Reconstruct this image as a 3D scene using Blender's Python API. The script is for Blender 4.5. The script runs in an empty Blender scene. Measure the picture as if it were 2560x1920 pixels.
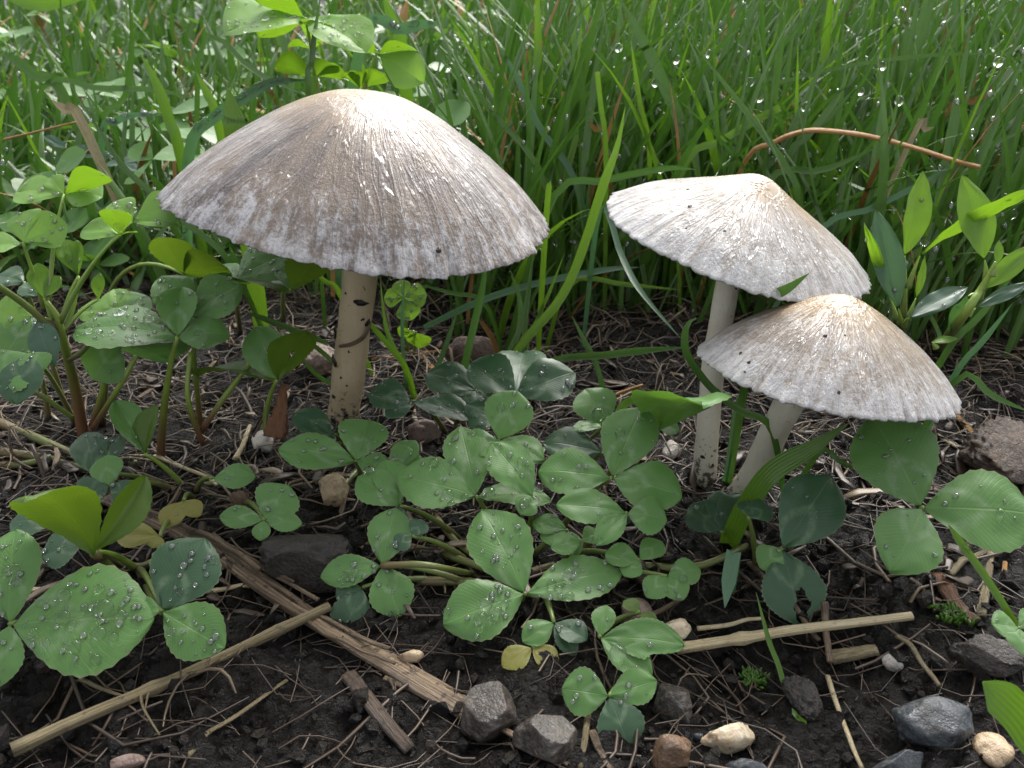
# Mushrooms, clover and wet grass, close to the ground.  All layout numbers are centimetres (S turns them into metres).
import bpy, bmesh, math, random
import numpy as np
from mathutils import Vector, Matrix, Quaternion, noise
from mathutils.bvhtree import BVHTree
R = math.radians
S = 0.01
V = Vector
scene = bpy.context.scene
COL = scene.collection

# ---------------------------------------------------------------- camera
CAM_H, PITCH, FPX = 5.5, R(26.0), 2217.0          # height in cm, downward pitch, focal length in photo pixels (2560 wide)
FWD = V((0, math.cos(PITCH), -math.sin(PITCH)))
UPV = V((0, math.sin(PITCH), math.cos(PITCH)))
CAMP = V((0, 0, CAM_H))
cam_d = bpy.data.cameras.new('camera')
cam_d.sensor_width = 36.0
cam_d.lens = 36.0 * FPX / 2560.0
cam_d.clip_start, cam_d.clip_end = 0.002, 60.0
cam_d.dof.use_dof = True
cam_d.dof.focus_distance = 8.6 * S
cam_d.dof.aperture_fstop = 115.0
cam = bpy.data.objects.new('camera', cam_d)
cam.location = CAMP * S
cam.rotation_euler = (R(90) - PITCH, 0, 0)
COL.objects.link(cam)
scene.camera = cam

# ---------------------------------------------------------------- light (overcast, brighter behind the plants)
SUN_EL, SUN_AZ = R(44), R(20)                      # azimuth measured from +Y (away from the camera) towards +X
world = bpy.data.worlds.new('World')
scene.world = world
world.use_nodes = True
wn = world.node_tree
wn.nodes.clear()
sky = wn.nodes.new('ShaderNodeTexSky')
sky.sky_type = 'NISHITA'
sky.sun_disc = False
sky.sun_elevation = SUN_EL
sky.sun_rotation = SUN_AZ
sky.dust_density = 4.0
hs = wn.nodes.new('ShaderNodeHueSaturation')
hs.inputs['Saturation'].default_value = 0.22
bg = wn.nodes.new('ShaderNodeBackground')
bg.inputs['Strength'].default_value = 0.15
wo = wn.nodes.new('ShaderNodeOutputWorld')
wn.links.new(sky.outputs[0], hs.inputs['Color'])
wn.links.new(hs.outputs[0], bg.inputs[0])
wn.links.new(bg.outputs[0], wo.inputs[0])
sun_d = bpy.data.lights.new('sun', 'SUN')
sun_d.energy = 1.5
sun_d.angle = R(32)
sun_d.color = (1.0, 0.97, 0.92)
sun = bpy.data.objects.new('sun', sun_d)
sdir = V((math.sin(SUN_AZ) * math.cos(SUN_EL), math.cos(SUN_AZ) * math.cos(SUN_EL), math.sin(SUN_EL)))
sun.rotation_euler = sdir.to_track_quat('Z', 'Y').to_euler()
COL.objects.link(sun)

# ---------------------------------------------------------------- exposure
vs = scene.view_settings
vs.view_transform = 'Standard'
vs.look = 'None'
vs.exposure = 1.2
vs.gamma = 1.0
vs.use_curve_mapping = False
cy = scene.cycles
cy.use_denoising = True
cy.max_bounces = 10
cy.transmission_bounces = 8
cy.transparent_max_bounces = 8
cy.caustics_reflective = False

# ---------------------------------------------------------------- pixel -> place
def ray(u, v):
    return FWD + V((1, 0, 0)) * ((u - 1280) / FPX) + UPV * ((960 - v) / FPX)
def on_ground(u, v, z=0.0):
    d = ray(u, v)
    return CAMP + d * ((z - CAM_H) / d.z)
def at_y(u, v, y):
    d = ray(u, v)
    return CAMP + d * (y / d.y)
def on_plane(u, v, p, n):
    d = ray(u, v)
    k = d.dot(n)
    if abs(k) < 0.08:
        return at_y(u, v, p.y)
    t = (p - CAMP).dot(n) / k
    return CAMP + d * t
def px(p, npx):                                    # size in cm of npx photo pixels at point p
    return npx * (p - CAMP).dot(FWD) / FPX
def project(p):
    q = p - CAMP
    d = q.dot(FWD)
    if d < 0.1:
        return None
    return (1280 + FPX * q.x / d, 960 - FPX * q.dot(UPV) / d)

# ---------------------------------------------------------------- object helpers
def tag(o, label=None, cat=None, group=None, kind=None):
    if label: o['label'] = label
    if cat: o['category'] = cat
    if group: o['group'] = group
    if kind: o['kind'] = kind
    return o
def empty(name, p):
    o = bpy.data.objects.new(name, None)
    o.empty_display_size = 0.003
    o.location = p * S
    COL.objects.link(o)
    return o
def mesh_obj(name, verts, faces, mat, origin=V((0, 0, 0)), parent=None, uvs=None, smooth=True, attrs=None):
    """verts in cm, world frame; origin in cm; a child of a thing shares the thing's origin"""
    me = bpy.data.meshes.new(name)
    vv = [((p[0] - origin[0]) * S, (p[1] - origin[1]) * S, (p[2] - origin[2]) * S) for p in verts]
    me.from_pydata(vv, [], faces)
    if uvs is not None:
        uvl = me.uv_layers.new(name='UVMap')
        li = np.empty(len(me.loops), dtype=np.int32)
        me.loops.foreach_get('vertex_index', li)
        uvl.data.foreach_set('uv', np.asarray(uvs, dtype=np.float32)[li].ravel())
    if attrs:
        for k, a in attrs.items():
            at = me.attributes.new(k, 'FLOAT', 'POINT')
            at.data.foreach_set('value', np.asarray(a, dtype=np.float32))
    if smooth:
        me.polygons.foreach_set('use_smooth', np.ones(len(me.polygons), dtype=bool))
    me.materials.append(mat)
    me.update()
    o = bpy.data.objects.new(name, me)
    COL.objects.link(o)
    if parent is None:
        o.location = V(origin) * S
    else:
        o.parent = parent
    return o
class Acc:
    """collects many pieces into one mesh"""
    def __init__(s): s.v, s.f, s.uv, s.a = [], [], [], []
    def add(s, v, f, uv=None, a=0.0):
        b = len(s.v)
        s.v += [tuple(p) for p in v]
        s.f += [tuple(i + b for i in q) for q in f]
        s.uv += (uv if uv is not None else [(0, 0)] * len(v))
        s.a += [a] * len(v)
    def build(s, name, mat, origin=V((0, 0, 0)), parent=None, smooth=True):
        return mesh_obj(name, s.v, s.f, mat, origin, parent, s.uv, smooth, {'var': s.a})
def tube(pts, rad, n=8, flat=1.0, cap=True, rough=0.0, seed=0.0):
    """pts: list of Vectors, rad: number or list"""
    m = len(pts)
    rr = rad if isinstance(rad, (list, tuple)) else [rad] * m
    vs_, fs, uv = [], [], []
    t0 = (pts[1] - pts[0]).normalized()
    up = V((0, 0, 1)) if abs(t0.z) < 0.9 else V((1, 0, 0))
    s0 = t0.cross(up).normalized()
    for i, p in enumerate(pts):
        t = (pts[min(i + 1, m - 1)] - pts[max(i - 1, 0)]).normalized()
        s0 = (s0 - t * s0.dot(t)).normalized()
        b = t.cross(s0)
        for k in range(n):
            a = 2 * math.pi * k / n
            r = rr[i]
            if rough:
                r *= 1 + rough * noise.noise(V((math.cos(a) * 1.3 + seed, math.sin(a) * 1.3, i * 0.45)))
            vs_.append(p + s0 * (math.cos(a) * r) + b * (math.sin(a) * r * flat))
            uv.append((k / n, i / (m - 1)))
    for i in range(m - 1):
        for k in range(n):
            k2 = (k + 1) % n
            fs.append((i * n + k, i * n + k2, (i + 1) * n + k2, (i + 1) * n + k))
    if cap:
        fs.append(tuple(reversed(range(n))))
        fs.append(tuple((m - 1) * n + k for k in range(n)))
    return vs_, fs, uv
def bez(p0, p1, p2, n):
    return [p0 * ((1 - t) ** 2) + p1 * (2 * t * (1 - t)) + p2 * (t * t) for t in [i / n for i in range(n + 1)]]
def smooth_path(pts, n):
    """Catmull-Rom through pts"""
    if len(pts) == 2:
        return [pts[0].lerp(pts[1], i / n) for i in range(n + 1)]
    q = [pts[0] * 2 - pts[1]] + list(pts) + [pts[-1] * 2 - pts[-2]]
    out, m = [], len(pts) - 1
    for i in range(n + 1):
        g = i / n * m
        k = min(int(g), m - 1)
        t = g - k
        a, b, c, d = q[k], q[k + 1], q[k + 2], q[k + 3]
        out.append(0.5 * ((2 * b) + (c - a) * t + (2 * a - 5 * b + 4 * c - d) * t * t + (3 * b - a - 3 * c + d) * t ** 3))
    return out

# ---------------------------------------------------------------- materials
class M:
    def __init__(s, name):
        s.m = bpy.data.materials.new(name)
        s.m.use_nodes = True
        s.t = s.m.node_tree
        s.t.nodes.clear()
        s.out = s.t.nodes.new('ShaderNodeOutputMaterial')
    def n(s, typ, **kw):
        nd = s.t.nodes.new('ShaderNode' + typ)
        for k, v in kw.items():
            if k.startswith('_'):
                setattr(nd, k[1:], v)
            else:
                nd.inputs[k.replace('9', ' ')].default_value = v
        return nd
    def l(s, a, b): s.t.links.new(a, b)
    def put(s, sock, x):
        if isinstance(x, (int, float, tuple, list)): sock.default_value = x
        else: s.l(x, sock)
    def math(s, op, a, b=0.0, c=None, clamp=False):
        nd = s.t.nodes.new('ShaderNodeMath'); nd.operation = op; nd.use_clamp = clamp
        s.put(nd.inputs[0], a); s.put(nd.inputs[1], b)
        if c is not None: s.put(nd.inputs[2], c)
        return nd.outputs[0]
    def mix(s, f, a, b, mode='MIX'):
        nd = s.t.nodes.new('ShaderNodeMix'); nd.data_type = 'RGBA'; nd.blend_type = mode
        s.put(nd.inputs[0], f)
        for sock, x in ((nd.inputs[6], a), (nd.inputs[7], b)):
            if isinstance(x, tuple) and len(x) == 3: x = x + (1,)
            s.put(sock, x)
        return nd.outputs[2]
    def step(s, x, lo, hi, a=0.0, b=1.0):
        nd = s.t.nodes.new('ShaderNodeMapRange'); nd.interpolation_type = 'SMOOTHSTEP'
        s.put(nd.inputs[0], x)
        nd.inputs[1].default_value, nd.inputs[2].default_value = lo, hi
        s.put(nd.inputs[3], a); s.put(nd.inputs[4], b)
        return nd.outputs[0]
    def noise(s, vec, scale, detail=4.0, rough=0.55, dist=0.0):
        nd = s.n('TexNoise', Scale=scale, Detail=detail, Roughness=rough, Distortion=dist)
        if vec is not None: s.l(vec, nd.inputs['Vector'])
        return nd.outputs[0]
    def coords(s, k=1.0):
        """object coordinates in centimetres"""
        tc = s.n('TexCoord')
        mp = s.n('VectorMath', _operation='SCALE')
        s.l(tc.outputs['Object'], mp.inputs[0])
        mp.inputs['Scale'].default_value = 100.0 * k
        return mp.outputs[0]
    def rnd(s):
        return s.n('ObjectInfo').outputs['Random']
    def bump(s, h, strength, dist):
        nd = s.n('Bump', Strength=strength, Distance=dist)
        s.put(nd.inputs['Height'], h)
        return nd.outputs[0]
    def pbr(s, col, rough, normal=None, spec=0.5, **kw):
        p = s.n('BsdfPrincipled')
        if isinstance(col, tuple): col = col + (1,) if len(col) == 3 else col
        s.put(p.inputs['Base Color'], col)
        s.put(p.inputs['Roughness'], rough)
        p.inputs['Specular IOR Level'].default_value = spec
        if normal is not None: s.l(normal, p.inputs['Normal'])
        for k, v in kw.items(): s.put(p.inputs[k.replace('_', ' ')], v)
        return p
    def done(s, sh):
        s.l(sh, s.out.inputs['Surface'])
        return s.m
    def leafy(s, col, tcol, rough, normal, amount, spec=0.5):
        p = s.pbr(col, rough, normal, spec)
        tr = s.n('BsdfTranslucent')
        s.put(tr.inputs['Color'], tcol)
        if normal is not None: s.l(normal, tr.inputs['Normal'])
        mx = s.n('MixShader'); mx.inputs[0].default_value = amount
        s.l(p.outputs[0], mx.inputs[1]); s.l(tr.outputs[0], mx.inputs[2])
        return s.done(mx.outputs[0])

def mat_leaf(name, c1, c2, tc, mark=0.0, vein=0.35, trans=0.35, rough=0.42, edge=None):
    """leaf blade: u runs across (-1..1 stored 0..1), v from base to tip"""
    m = M(name)
    uv = m.n('UVMap')
    sp = m.n('SeparateXYZ'); m.l(uv.outputs[0], sp.inputs[0])
    u = m.math('SUBTRACT', m.math('MULTIPLY', sp.outputs[0], 2.0), 1.0)
    au = m.math('ABSOLUTE', u)
    v = sp.outputs[1]
    co = m.coords()
    n1 = m.noise(co, 2.2, 4)
    n2 = m.noise(co, 11.0, 3)
    base = m.mix(m.math('ADD', m.math('MULTIPLY', n1, 0.9), m.math('MULTIPLY', m.rnd(), 0.35), clamp=True), c1, c2)
    base = m.mix(m.math('MULTIPLY', n2, 0.25), base, (c2[0] * 1.4, c2[1] * 1.25, c2[2] * 1.2))
    # side veins leave the midrib at a slant
    ph = m.math('ADD', m.math('SUBTRACT', v, m.math('MULTIPLY', au, 0.34)), m.math('MULTIPLY', n1, 0.10))
    w = m.math('SINE', m.math('MULTIPLY', ph, 120.0))
    veins = m.step(w, 0.55, 1.0)
    mid = m.step(au, 0.0, 0.05, 1.0, 0.0)
    vm = m.math('MAXIMUM', m.math('MULTIPLY', veins, m.math('MULTIPLY', n2, 0.6)), mid)
    base = m.mix(m.math('MULTIPLY', vm, vein), base, (c2[0] * 1.9 + .02, c2[1] * 1.5 + .02, c2[2] * 1.6 + .01))
    if mark:
        d = m.math('ABSOLUTE', m.math('SUBTRACT', m.math('ADD', v, m.math('MULTIPLY', au, 0.42)), m.math('ADD', 0.40, m.math('MULTIPLY', n1, 0.22))))
        mk = m.math('MULTIPLY', m.step(d, 0.02, 0.10, 1.0, 0.0), m.math('MULTIPLY', m.step(n2, 0.25, 0.7), mark))
        base = m.mix(mk, base, (0.30, 0.40, 0.24))
    fl = m.math('MULTIPLY', m.step(m.noise(co, 7.0, 4, 0.7), 0.64, 0.72), 0.45)
    base = m.mix(fl, base, (c2[0] * 1.3 + .03, c2[1] * 0.8, c2[2] * 0.5))
    if edge:
        base = m.mix(m.math('MULTIPLY', m.step(au, 0.93, 1.0), 0.6), base, edge)
    h = m.math('ADD', m.math('MULTIPLY', vm, -0.6), m.math('MULTIPLY', n2, 0.5))
    nrm = m.bump(h, 0.30, 0.00016)
    rg = m.math('ADD', rough - 0.1, m.math('MULTIPLY', n1, 0.2))
    tcol = m.mix(n1, tc, (tc[0] * 0.75, tc[1] * 0.85, tc[2] * 0.7))
    return m.leafy(base, tcol, rg, nrm, trans, 0.5)

MT = {}
MT['clover'] = mat_leaf('clover_leaf', (0.062, 0.155, 0.036), (0.125, 0.270, 0.072), (0.16, 0.32, 0.03), mark=0.45, vein=0.24, trans=0.30, edge=(0.25, 0.22, 0.13))
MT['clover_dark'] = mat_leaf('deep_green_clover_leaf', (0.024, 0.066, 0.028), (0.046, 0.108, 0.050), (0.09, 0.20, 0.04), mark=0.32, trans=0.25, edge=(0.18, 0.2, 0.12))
MT['clover_young'] = mat_leaf('young_clover_leaf', (0.060, 0.125, 0.014), (0.10, 0.185, 0.025), (0.13, 0.21, 0.012), vein=0.4, trans=0.42)
MT['clover_yellow'] = mat_leaf('yellowing_clover_leaf', (0.17, 0.21, 0.03), (0.26, 0.24, 0.05), (0.34, 0.38, 0.04), vein=0.3, trans=0.4)
MT['sorrel'] = mat_leaf('sorrel_leaf', (0.16, 0.32, 0.055), (0.21, 0.40, 0.09), (0.24, 0.42, 0.03), vein=0.18, trans=0.42, rough=0.5)
MT['weed'] = mat_leaf('weed_leaf', (0.105, 0.235, 0.022), (0.155, 0.30, 0.038), (0.19, 0.34, 0.015), vein=0.25, trans=0.45)
MT['weed_dark'] = mat_leaf('blue_green_weed_leaf', (0.030, 0.075, 0.045), (0.060, 0.125, 0.075), (0.09, 0.22, 0.04), vein=0.35, trans=0.25)

def mat_grass(name, c1, c2, tc, tipc, trans=0.35, rough=0.34):
    m = M(name)
    uv = m.n('UVMap')
    sp = m.n('SeparateXYZ'); m.l(uv.outputs[0], sp.inputs[0])
    at = m.n('Attribute', _attribute_name='var')
    var = m.math('ADD', at.outputs['Fac'], m.math('MULTIPLY', m.rnd(), 0.5), clamp=True)
    co = m.coords()
    n1 = m.noise(co, 3.0, 3)
    st = m.math('SINE', m.math('MULTIPLY', sp.outputs[0], 44.0))
    base = m.mix(m.math('MULTIPLY', m.math('ADD', var, n1), 0.62, clamp=True), c1, c2)
    base = m.mix(m.math('MULTIPLY', m.step(st, 0.2, 1.0), 0.22), base, (c2[0] * 1.5, c2[1] * 1.4, c2[2] * 1.5))
    base = m.mix(m.step(sp.outputs[1], 0.955, 0.99), base, tipc)
    nrm = m.bump(st, 0.25, 0.0001)
    return m.leafy(base, m.mix(var, tc, (tc[0] * 0.7, tc[1] * 0.8, tc[2])), rough, nrm, trans, 0.5)
MT['grass'] = mat_grass('grass_blade', (0.008, 0.030, 0.006), (0.085, 0.175, 0.032), (0.075, 0.18, 0.018), (0.20, 0.22, 0.09), 0.24, 0.22)
MT['grass_bright'] = mat_grass('bright_grass_blade', (0.050, 0.125, 0.013), (0.11, 0.22, 0.03), (0.15, 0.28, 0.012), (0.2, 0.26, 0.06), 0.38, 0.26)
MT['grass_blue'] = mat_grass('blue_green_grass_blade', (0.040, 0.105, 0.050), (0.090, 0.180, 0.095), (0.09, 0.22, 0.05), (0.1, 0.16, 0.08), 0.28)

def mat_straw(name, c1, c2, dark, rough=0.5, stain=0.5):
    m = M(name)
    uv = m.n('UVMap')
    sp = m.n('SeparateXYZ'); m.l(uv.outputs[0], sp.inputs[0])
    co = m.coords()
    cmb = m.n('CombineXYZ'); m.l(m.math('MULTIPLY', sp.outputs[0], 24.0), cmb.inputs[0]); m.l(m.math('MULTIPLY', sp.outputs[1], 3.5), cmb.inputs[1]); m.l(m.math('MULTIPLY', m.rnd(), 30.0), cmb.inputs[2])
    fib = m.noise(cmb.outputs[0], 1.0, 5, 0.65)
    n1 = m.noise(co, 3.5, 5, 0.65)
    n2 = m.noise(co, 14.0, 3)
    base = m.mix(m.step(fib, 0.3, 0.7), c1, c2)
    base = m.mix(m.math('MULTIPLY', m.step(n1, 0.5, 0.72), stain), base, dark)
    base = m.mix(m.math('MULTIPLY', m.step(n2, 0.6, 0.68), stain), base, (dark[0] * 0.4, dark[1] * 0.4, dark[2] * 0.4))
    nrm = m.bump(fib, 0.9, 0.0006)
    p = m.pbr(base, rough, nrm, 0.5)
    return m.done(p.outputs[0])
MT['straw'] = mat_straw('pale_straw', (0.58, 0.44, 0.22), (0.84, 0.73, 0.49), (0.25, 0.15, 0.06), stain=0.22)
MT['straw_olive'] = mat_straw('olive_straw', (0.15, 0.115, 0.055), (0.34, 0.275, 0.15), (0.07, 0.05, 0.03), stain=0.5)
MT['straw_brown'] = mat_straw('weathered_stalk', (0.075, 0.047, 0.028), (0.34, 0.245, 0.15), (0.03, 0.02, 0.013), stain=0.75)
MT['straw_orange'] = mat_straw('orange_straw', (0.40, 0.17, 0.03), (0.58, 0.33, 0.11), (0.16, 0.07, 0.02), stain=0.3)
MT['bark'] = mat_straw('bark', (0.055, 0.036, 0.024), (0.12, 0.082, 0.055), (0.02, 0.014, 0.01), stain=0.7)
MT['dead_leaf'] = mat_straw('dead_leaf', (0.12, 0.05, 0.02), (0.22, 0.09, 0.035), (0.04, 0.02, 0.012), stain=0.6)

def mat_stalk(name, c1, c2, base_c):
    m = M(name)
    uv = m.n('UVMap')
    sp = m.n('SeparateXYZ'); m.l(uv.outputs[0], sp.inputs[0])
    co = m.coords()
    n1 = m.noise(co, 6.0, 4)
    base = m.mix(n1, c1, c2)
    base = m.mix(m.step(sp.outputs[1], 0.05, 0.55, 1.0, 0.0), base, base_c)
    p = m.pbr(base, 0.4, m.bump(n1, 0.3, 0.0002), 0.5)
    p.inputs['Subsurface Weight'].default_value = 0.25
    p.inputs['Subsurface Radius'].default_value = (0.4, 0.6, 0.15)
    p.inputs['Subsurface Scale'].default_value = 0.001
    return m.done(p.outputs[0])
MT['stalk'] = mat_stalk('green_stalk', (0.10, 0.15, 0.03), (0.15, 0.20, 0.05), (0.13, 0.11, 0.045))
MT['stalk_red'] = mat_stalk('reddish_stalk', (0.16, 0.22, 0.035), (0.20, 0.27, 0.05), (0.13, 0.055, 0.03))
MT['stalk_light'] = mat_stalk('light_green_stalk', (0.17, 0.27, 0.04), (0.23, 0.33, 0.06), (0.15, 0.2, 0.05))
MT['stolon'] = mat_stalk('stolon', (0.11, 0.13, 0.035), (0.17, 0.19, 0.06), (0.15, 0.11, 0.05))

def mat_soil():
    m = M('wet_soil')
    co = m.coords()
    n1 = m.noise(co, 1.3, 6, 0.65)
    n2 = m.noise(co, 9.0, 6, 0.7)
    n3 = m.noise(co, 34.0, 4, 0.7)
    base = m.mix(n1, (0.006, 0.0048, 0.004), (0.019, 0.0145, 0.011))
    base = m.mix(m.math('MULTIPLY', m.step(n2, 0.52, 0.7), 0.5), base, (0.030, 0.023, 0.018))
    base = m.mix(m.math('MULTIPLY', m.step(n3, 0.66, 0.72), 0.30), base, (0.12, 0.095, 0.07))
    h = m.math('ADD', m.math('MULTIPLY', n2, 1.0), m.math('MULTIPLY', n3, 0.45))
    nrm = m.bump(h, 1.0, 0.0030)
    p = m.pbr(base, m.step(n2, 0.35, 0.7, 0.22, 0.8), nrm, 0.32)
    return m.done(p.outputs[0])
MT['soil'] = mat_soil()
def mat_clod():
    m = M('soil_crumb')
    co = m.coords()
    at = m.n('Attribute', _attribute_name='var')
    n2 = m.noise(co, 16.0, 5, 0.7)
    base = m.mix(at.outputs['Fac'], (0.006, 0.005, 0.004), (0.030, 0.023, 0.017))
    base = m.mix(m.math('MULTIPLY', m.step(n2, 0.6, 0.7), 0.3), base, (0.11, 0.09, 0.07))
    p = m.pbr(base, m.step(n2, 0.3, 0.7, 0.25, 0.7), m.bump(n2, 1.0, 0.0012), 0.35)
    return m.done(p.outputs[0])
MT['clod'] = mat_clod()
def mat_litter():
    m = M('root_litter')
    at = m.n('Attribute', _attribute_name='var')
    co = m.coords()
    n2 = m.noise(co, 12.0, 4, 0.6)
    cr = m.n('ValToRGB'); m.l(at.outputs['Fac'], cr.inputs[0])
    e = cr.color_ramp.elements
    e[0].position, e[0].color = 0.0, (0.035, 0.022, 0.014, 1)
    e[1].position, e[1].color = 1.0, (0.26, 0.19, 0.11, 1)
    k = e.new(0.55); k.color = (0.085, 0.055, 0.034, 1)
    base = m.mix(m.math('MULTIPLY', n2, 0.6), cr.outputs[0], (0.03, 0.02, 0.013))
    return m.done(m.pbr(base, 0.45, None, 0.5).outputs[0])
MT['litter'] = mat_litter()
def mat_stone(name, c1, c2, c3, rough=0.35, sss=0.0, scale=4.0):
    m = M(name)
    co = m.coords()
    n1 = m.noise(co, scale, 6, 0.65, 0.4)
    n2 = m.noise(co, scale * 5, 4, 0.65)
    base = m.mix(m.step(n1, 0.35, 0.65), c1, c2)
    base = m.mix(m.math('MULTIPLY', m.step(n2, 0.52, 0.68), 0.7), base, c3)
    dt = m.math('MULTIPLY', m.step(m.noise(co, 5.5, 5, 0.7), 0.52, 0.62), 0.55)
    base = m.mix(dt, base, (0.02, 0.015, 0.011))
    p = m.pbr(base, m.step(n2, 0.3, 0.7, rough * 0.6, rough * 1.6), m.bump(m.math('ADD', n1, m.math('MULTIPLY', n2, 0.4)), 0.6, 0.0008), 0.5)
    if sss:
        p.inputs['Subsurface Weight'].default_value = sss
        p.inputs['Subsurface Scale'].default_value = 0.0012
    return m.done(p.outputs[0])
MT['st_grey'] = mat_stone('grey_brown_stone', (0.035, 0.03, 0.025), (0.085, 0.072, 0.06), (0.16, 0.12, 0.09))
MT['st_dark'] = mat_stone('dark_clod_stone', (0.014, 0.011, 0.009), (0.034, 0.026, 0.02), (0.07, 0.055, 0.045), 0.5, scale=7)
MT['st_slate'] = mat_stone('slate', (0.028, 0.032, 0.037), (0.055, 0.062, 0.068), (0.11, 0.12, 0.12), 0.42, scale=3)
MT['st_cream'] = mat_stone('cream_pebble', (0.62, 0.50, 0.32), (0.72, 0.64, 0.50), (0.55, 0.30, 0.10), 0.3, 0.3, scale=2.2)
MT['st_tan'] = mat_stone('tan_pebble', (0.42, 0.30, 0.18), (0.55, 0.43, 0.28), (0.16, 0.10, 0.06), 0.4)
MT['st_white'] = mat_stone('white_quartz', (0.70, 0.66, 0.60), (0.80, 0.78, 0.73), (0.66, 0.54, 0.42), 0.25, 0.4, scale=2)
MT['st_quartz'] = mat_stone('cloudy_quartz', (0.30, 0.28, 0.25), (0.46, 0.43, 0.38), (0.20, 0.17, 0.14), 0.25, 0.3, scale=5)
MT['st_bark'] = mat_stone('rough_bark', (0.022, 0.014, 0.010), (0.085, 0.055, 0.036), (0.15, 0.10, 0.07), 0.6, scale=6)
MT['st_brown'] = mat_stone('brown_pebble', (0.10, 0.06, 0.035), (0.19, 0.115, 0.065), (0.08, 0.04, 0.02), 0.35)
MT['st_pink'] = mat_stone('pinkish_stone', (0.16, 0.105, 0.085), (0.24, 0.17, 0.14), (0.08, 0.05, 0.04), 0.5)

def mat_water():
    m = M('water')
    p = m.pbr((1, 1, 1), 0.0, None, 0.5)
    p.inputs['Transmission Weight'].default_value = 1.0
    p.inputs['IOR'].default_value = 1.333
    tr = m.n('BsdfTransparent')                     # lets daylight through to the leaf under the drop
    mx = m.n('MixShader'); mx.inputs[0].default_value = 0.35
    m.l(p.outputs[0], mx.inputs[1]); m.l(tr.outputs[0], mx.inputs[2])
    return m.done(mx.outputs[0])
MT['water'] = mat_water()
def mat_fine_water():
    m = M('fine_water')
    gl = m.n('BsdfGlossy', Roughness=0.12)
    gl.inputs['Color'].default_value = (1, 1, 1, 1)
    tr = m.n('BsdfTransparent')
    df = m.n('BsdfTranslucent'); df.inputs['Color'].default_value = (0.97, 0.98, 0.98, 1)
    d2 = m.n('BsdfDiffuse'); d2.inputs['Color'].default_value = (0.97, 0.98, 0.98, 1)
    mm = m.n('MixShader'); mm.inputs[0].default_value = 0.5
    m.l(df.outputs[0], mm.inputs[1]); m.l(d2.outputs[0], mm.inputs[2])
    m1 = m.n('MixShader'); m1.inputs[0].default_value = 0.10
    m.l(tr.outputs[0], m1.inputs[1]); m.l(mm.outputs[0], m1.inputs[2])
    fr = m.n('Fresnel', IOR=1.6)
    m2 = m.n('MixShader'); m.l(fr.outputs[0], m2.inputs[0])
    m.l(m1.outputs[0], m2.inputs[1]); m.l(gl.outputs[0], m2.inputs[2])
    return m.done(m2.outputs[0])
MT['fine_water'] = mat_fine_water()
def mat_speck():
    m = M('soil_speck')
    return m.done(m.pbr((0.010, 0.008, 0.007), 0.5, None, 0.4).outputs[0])
MT['speck'] = mat_speck()
def mat_moss():
    m = M('moss')
    co = m.coords()
    n = m.noise(co, 20, 3)
    return m.leafy(m.mix(n, (0.03, 0.09, 0.01), (0.10, 0.20, 0.02)), (0.2, 0.4, 0.02, 1), 0.4, None, 0.3)
MT['moss'] = mat_moss()
# ================================================================ ground
def gz(x, y):
    """height of the soil, cm"""
    p = V((x, y, 0.0))
    far = min(1.0, max(0.0, (y - 14.0) / 10.0))
    a = 0.30 * noise.noise(p * 0.35 + V((3.1, 0, 0))) + 0.16 * noise.noise(p * 0.95 + V((0, 7, 0)))
    a += (0.10 * noise.noise(p * 2.3) + 0.05 * noise.noise(p * 5.1)) * (1 - far)
    return a - 0.10
def axis_pts(lo, hi, step, far, grow):
    a = list(np.arange(lo, hi + 1e-6, step))
    s, x = step, hi
    while x < far:
        s *= grow; x += s; a.append(x)
    return a
ys = axis_pts(3.0, 17.0, 0.06, 3000.0, 1.16)
yn, s_, x_ = [], 0.07, 3.0
while x_ > -60: s_ *= 1.3; x_ -= s_; yn.append(x_)
ys = list(reversed(yn)) + ys
xr = axis_pts(0.0, 8.5, 0.06, 3000.0, 1.2)
xs = [-a for a in reversed(xr[1:])] + xr
gv = []
for y in ys:
    for x in xs:
        z = gz(x, y)
        if 2.5 < y < 17.5 and abs(x) < 9:
            z += 0.075 * noise.noise(V((x * 5.5, y * 5.5, 4))) + 0.045 * noise.noise(V((x * 12, y * 12, 9))) + 0.012 * (noise.random() - .5)
        gv.append((x, y, z))
nx = len(xs)
gf = [(j * nx + i, j * nx + i + 1, (j + 1) * nx + i + 1, (j + 1) * nx + i) for j in range(len(ys) - 1) for i in range(nx - 1)]
tag(mesh_obj('ground', gv, gf, MT['soil']), kind='structure')
def G(u, v):
    p = on_ground(u, v)
    for _ in range(3):
        p = on_ground(u, v, gz(p.x, p.y))
    return p
def drop_to_ground(p, sink=0.05):
    return V((p.x, p.y, gz(p.x, p.y) - sink))

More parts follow.
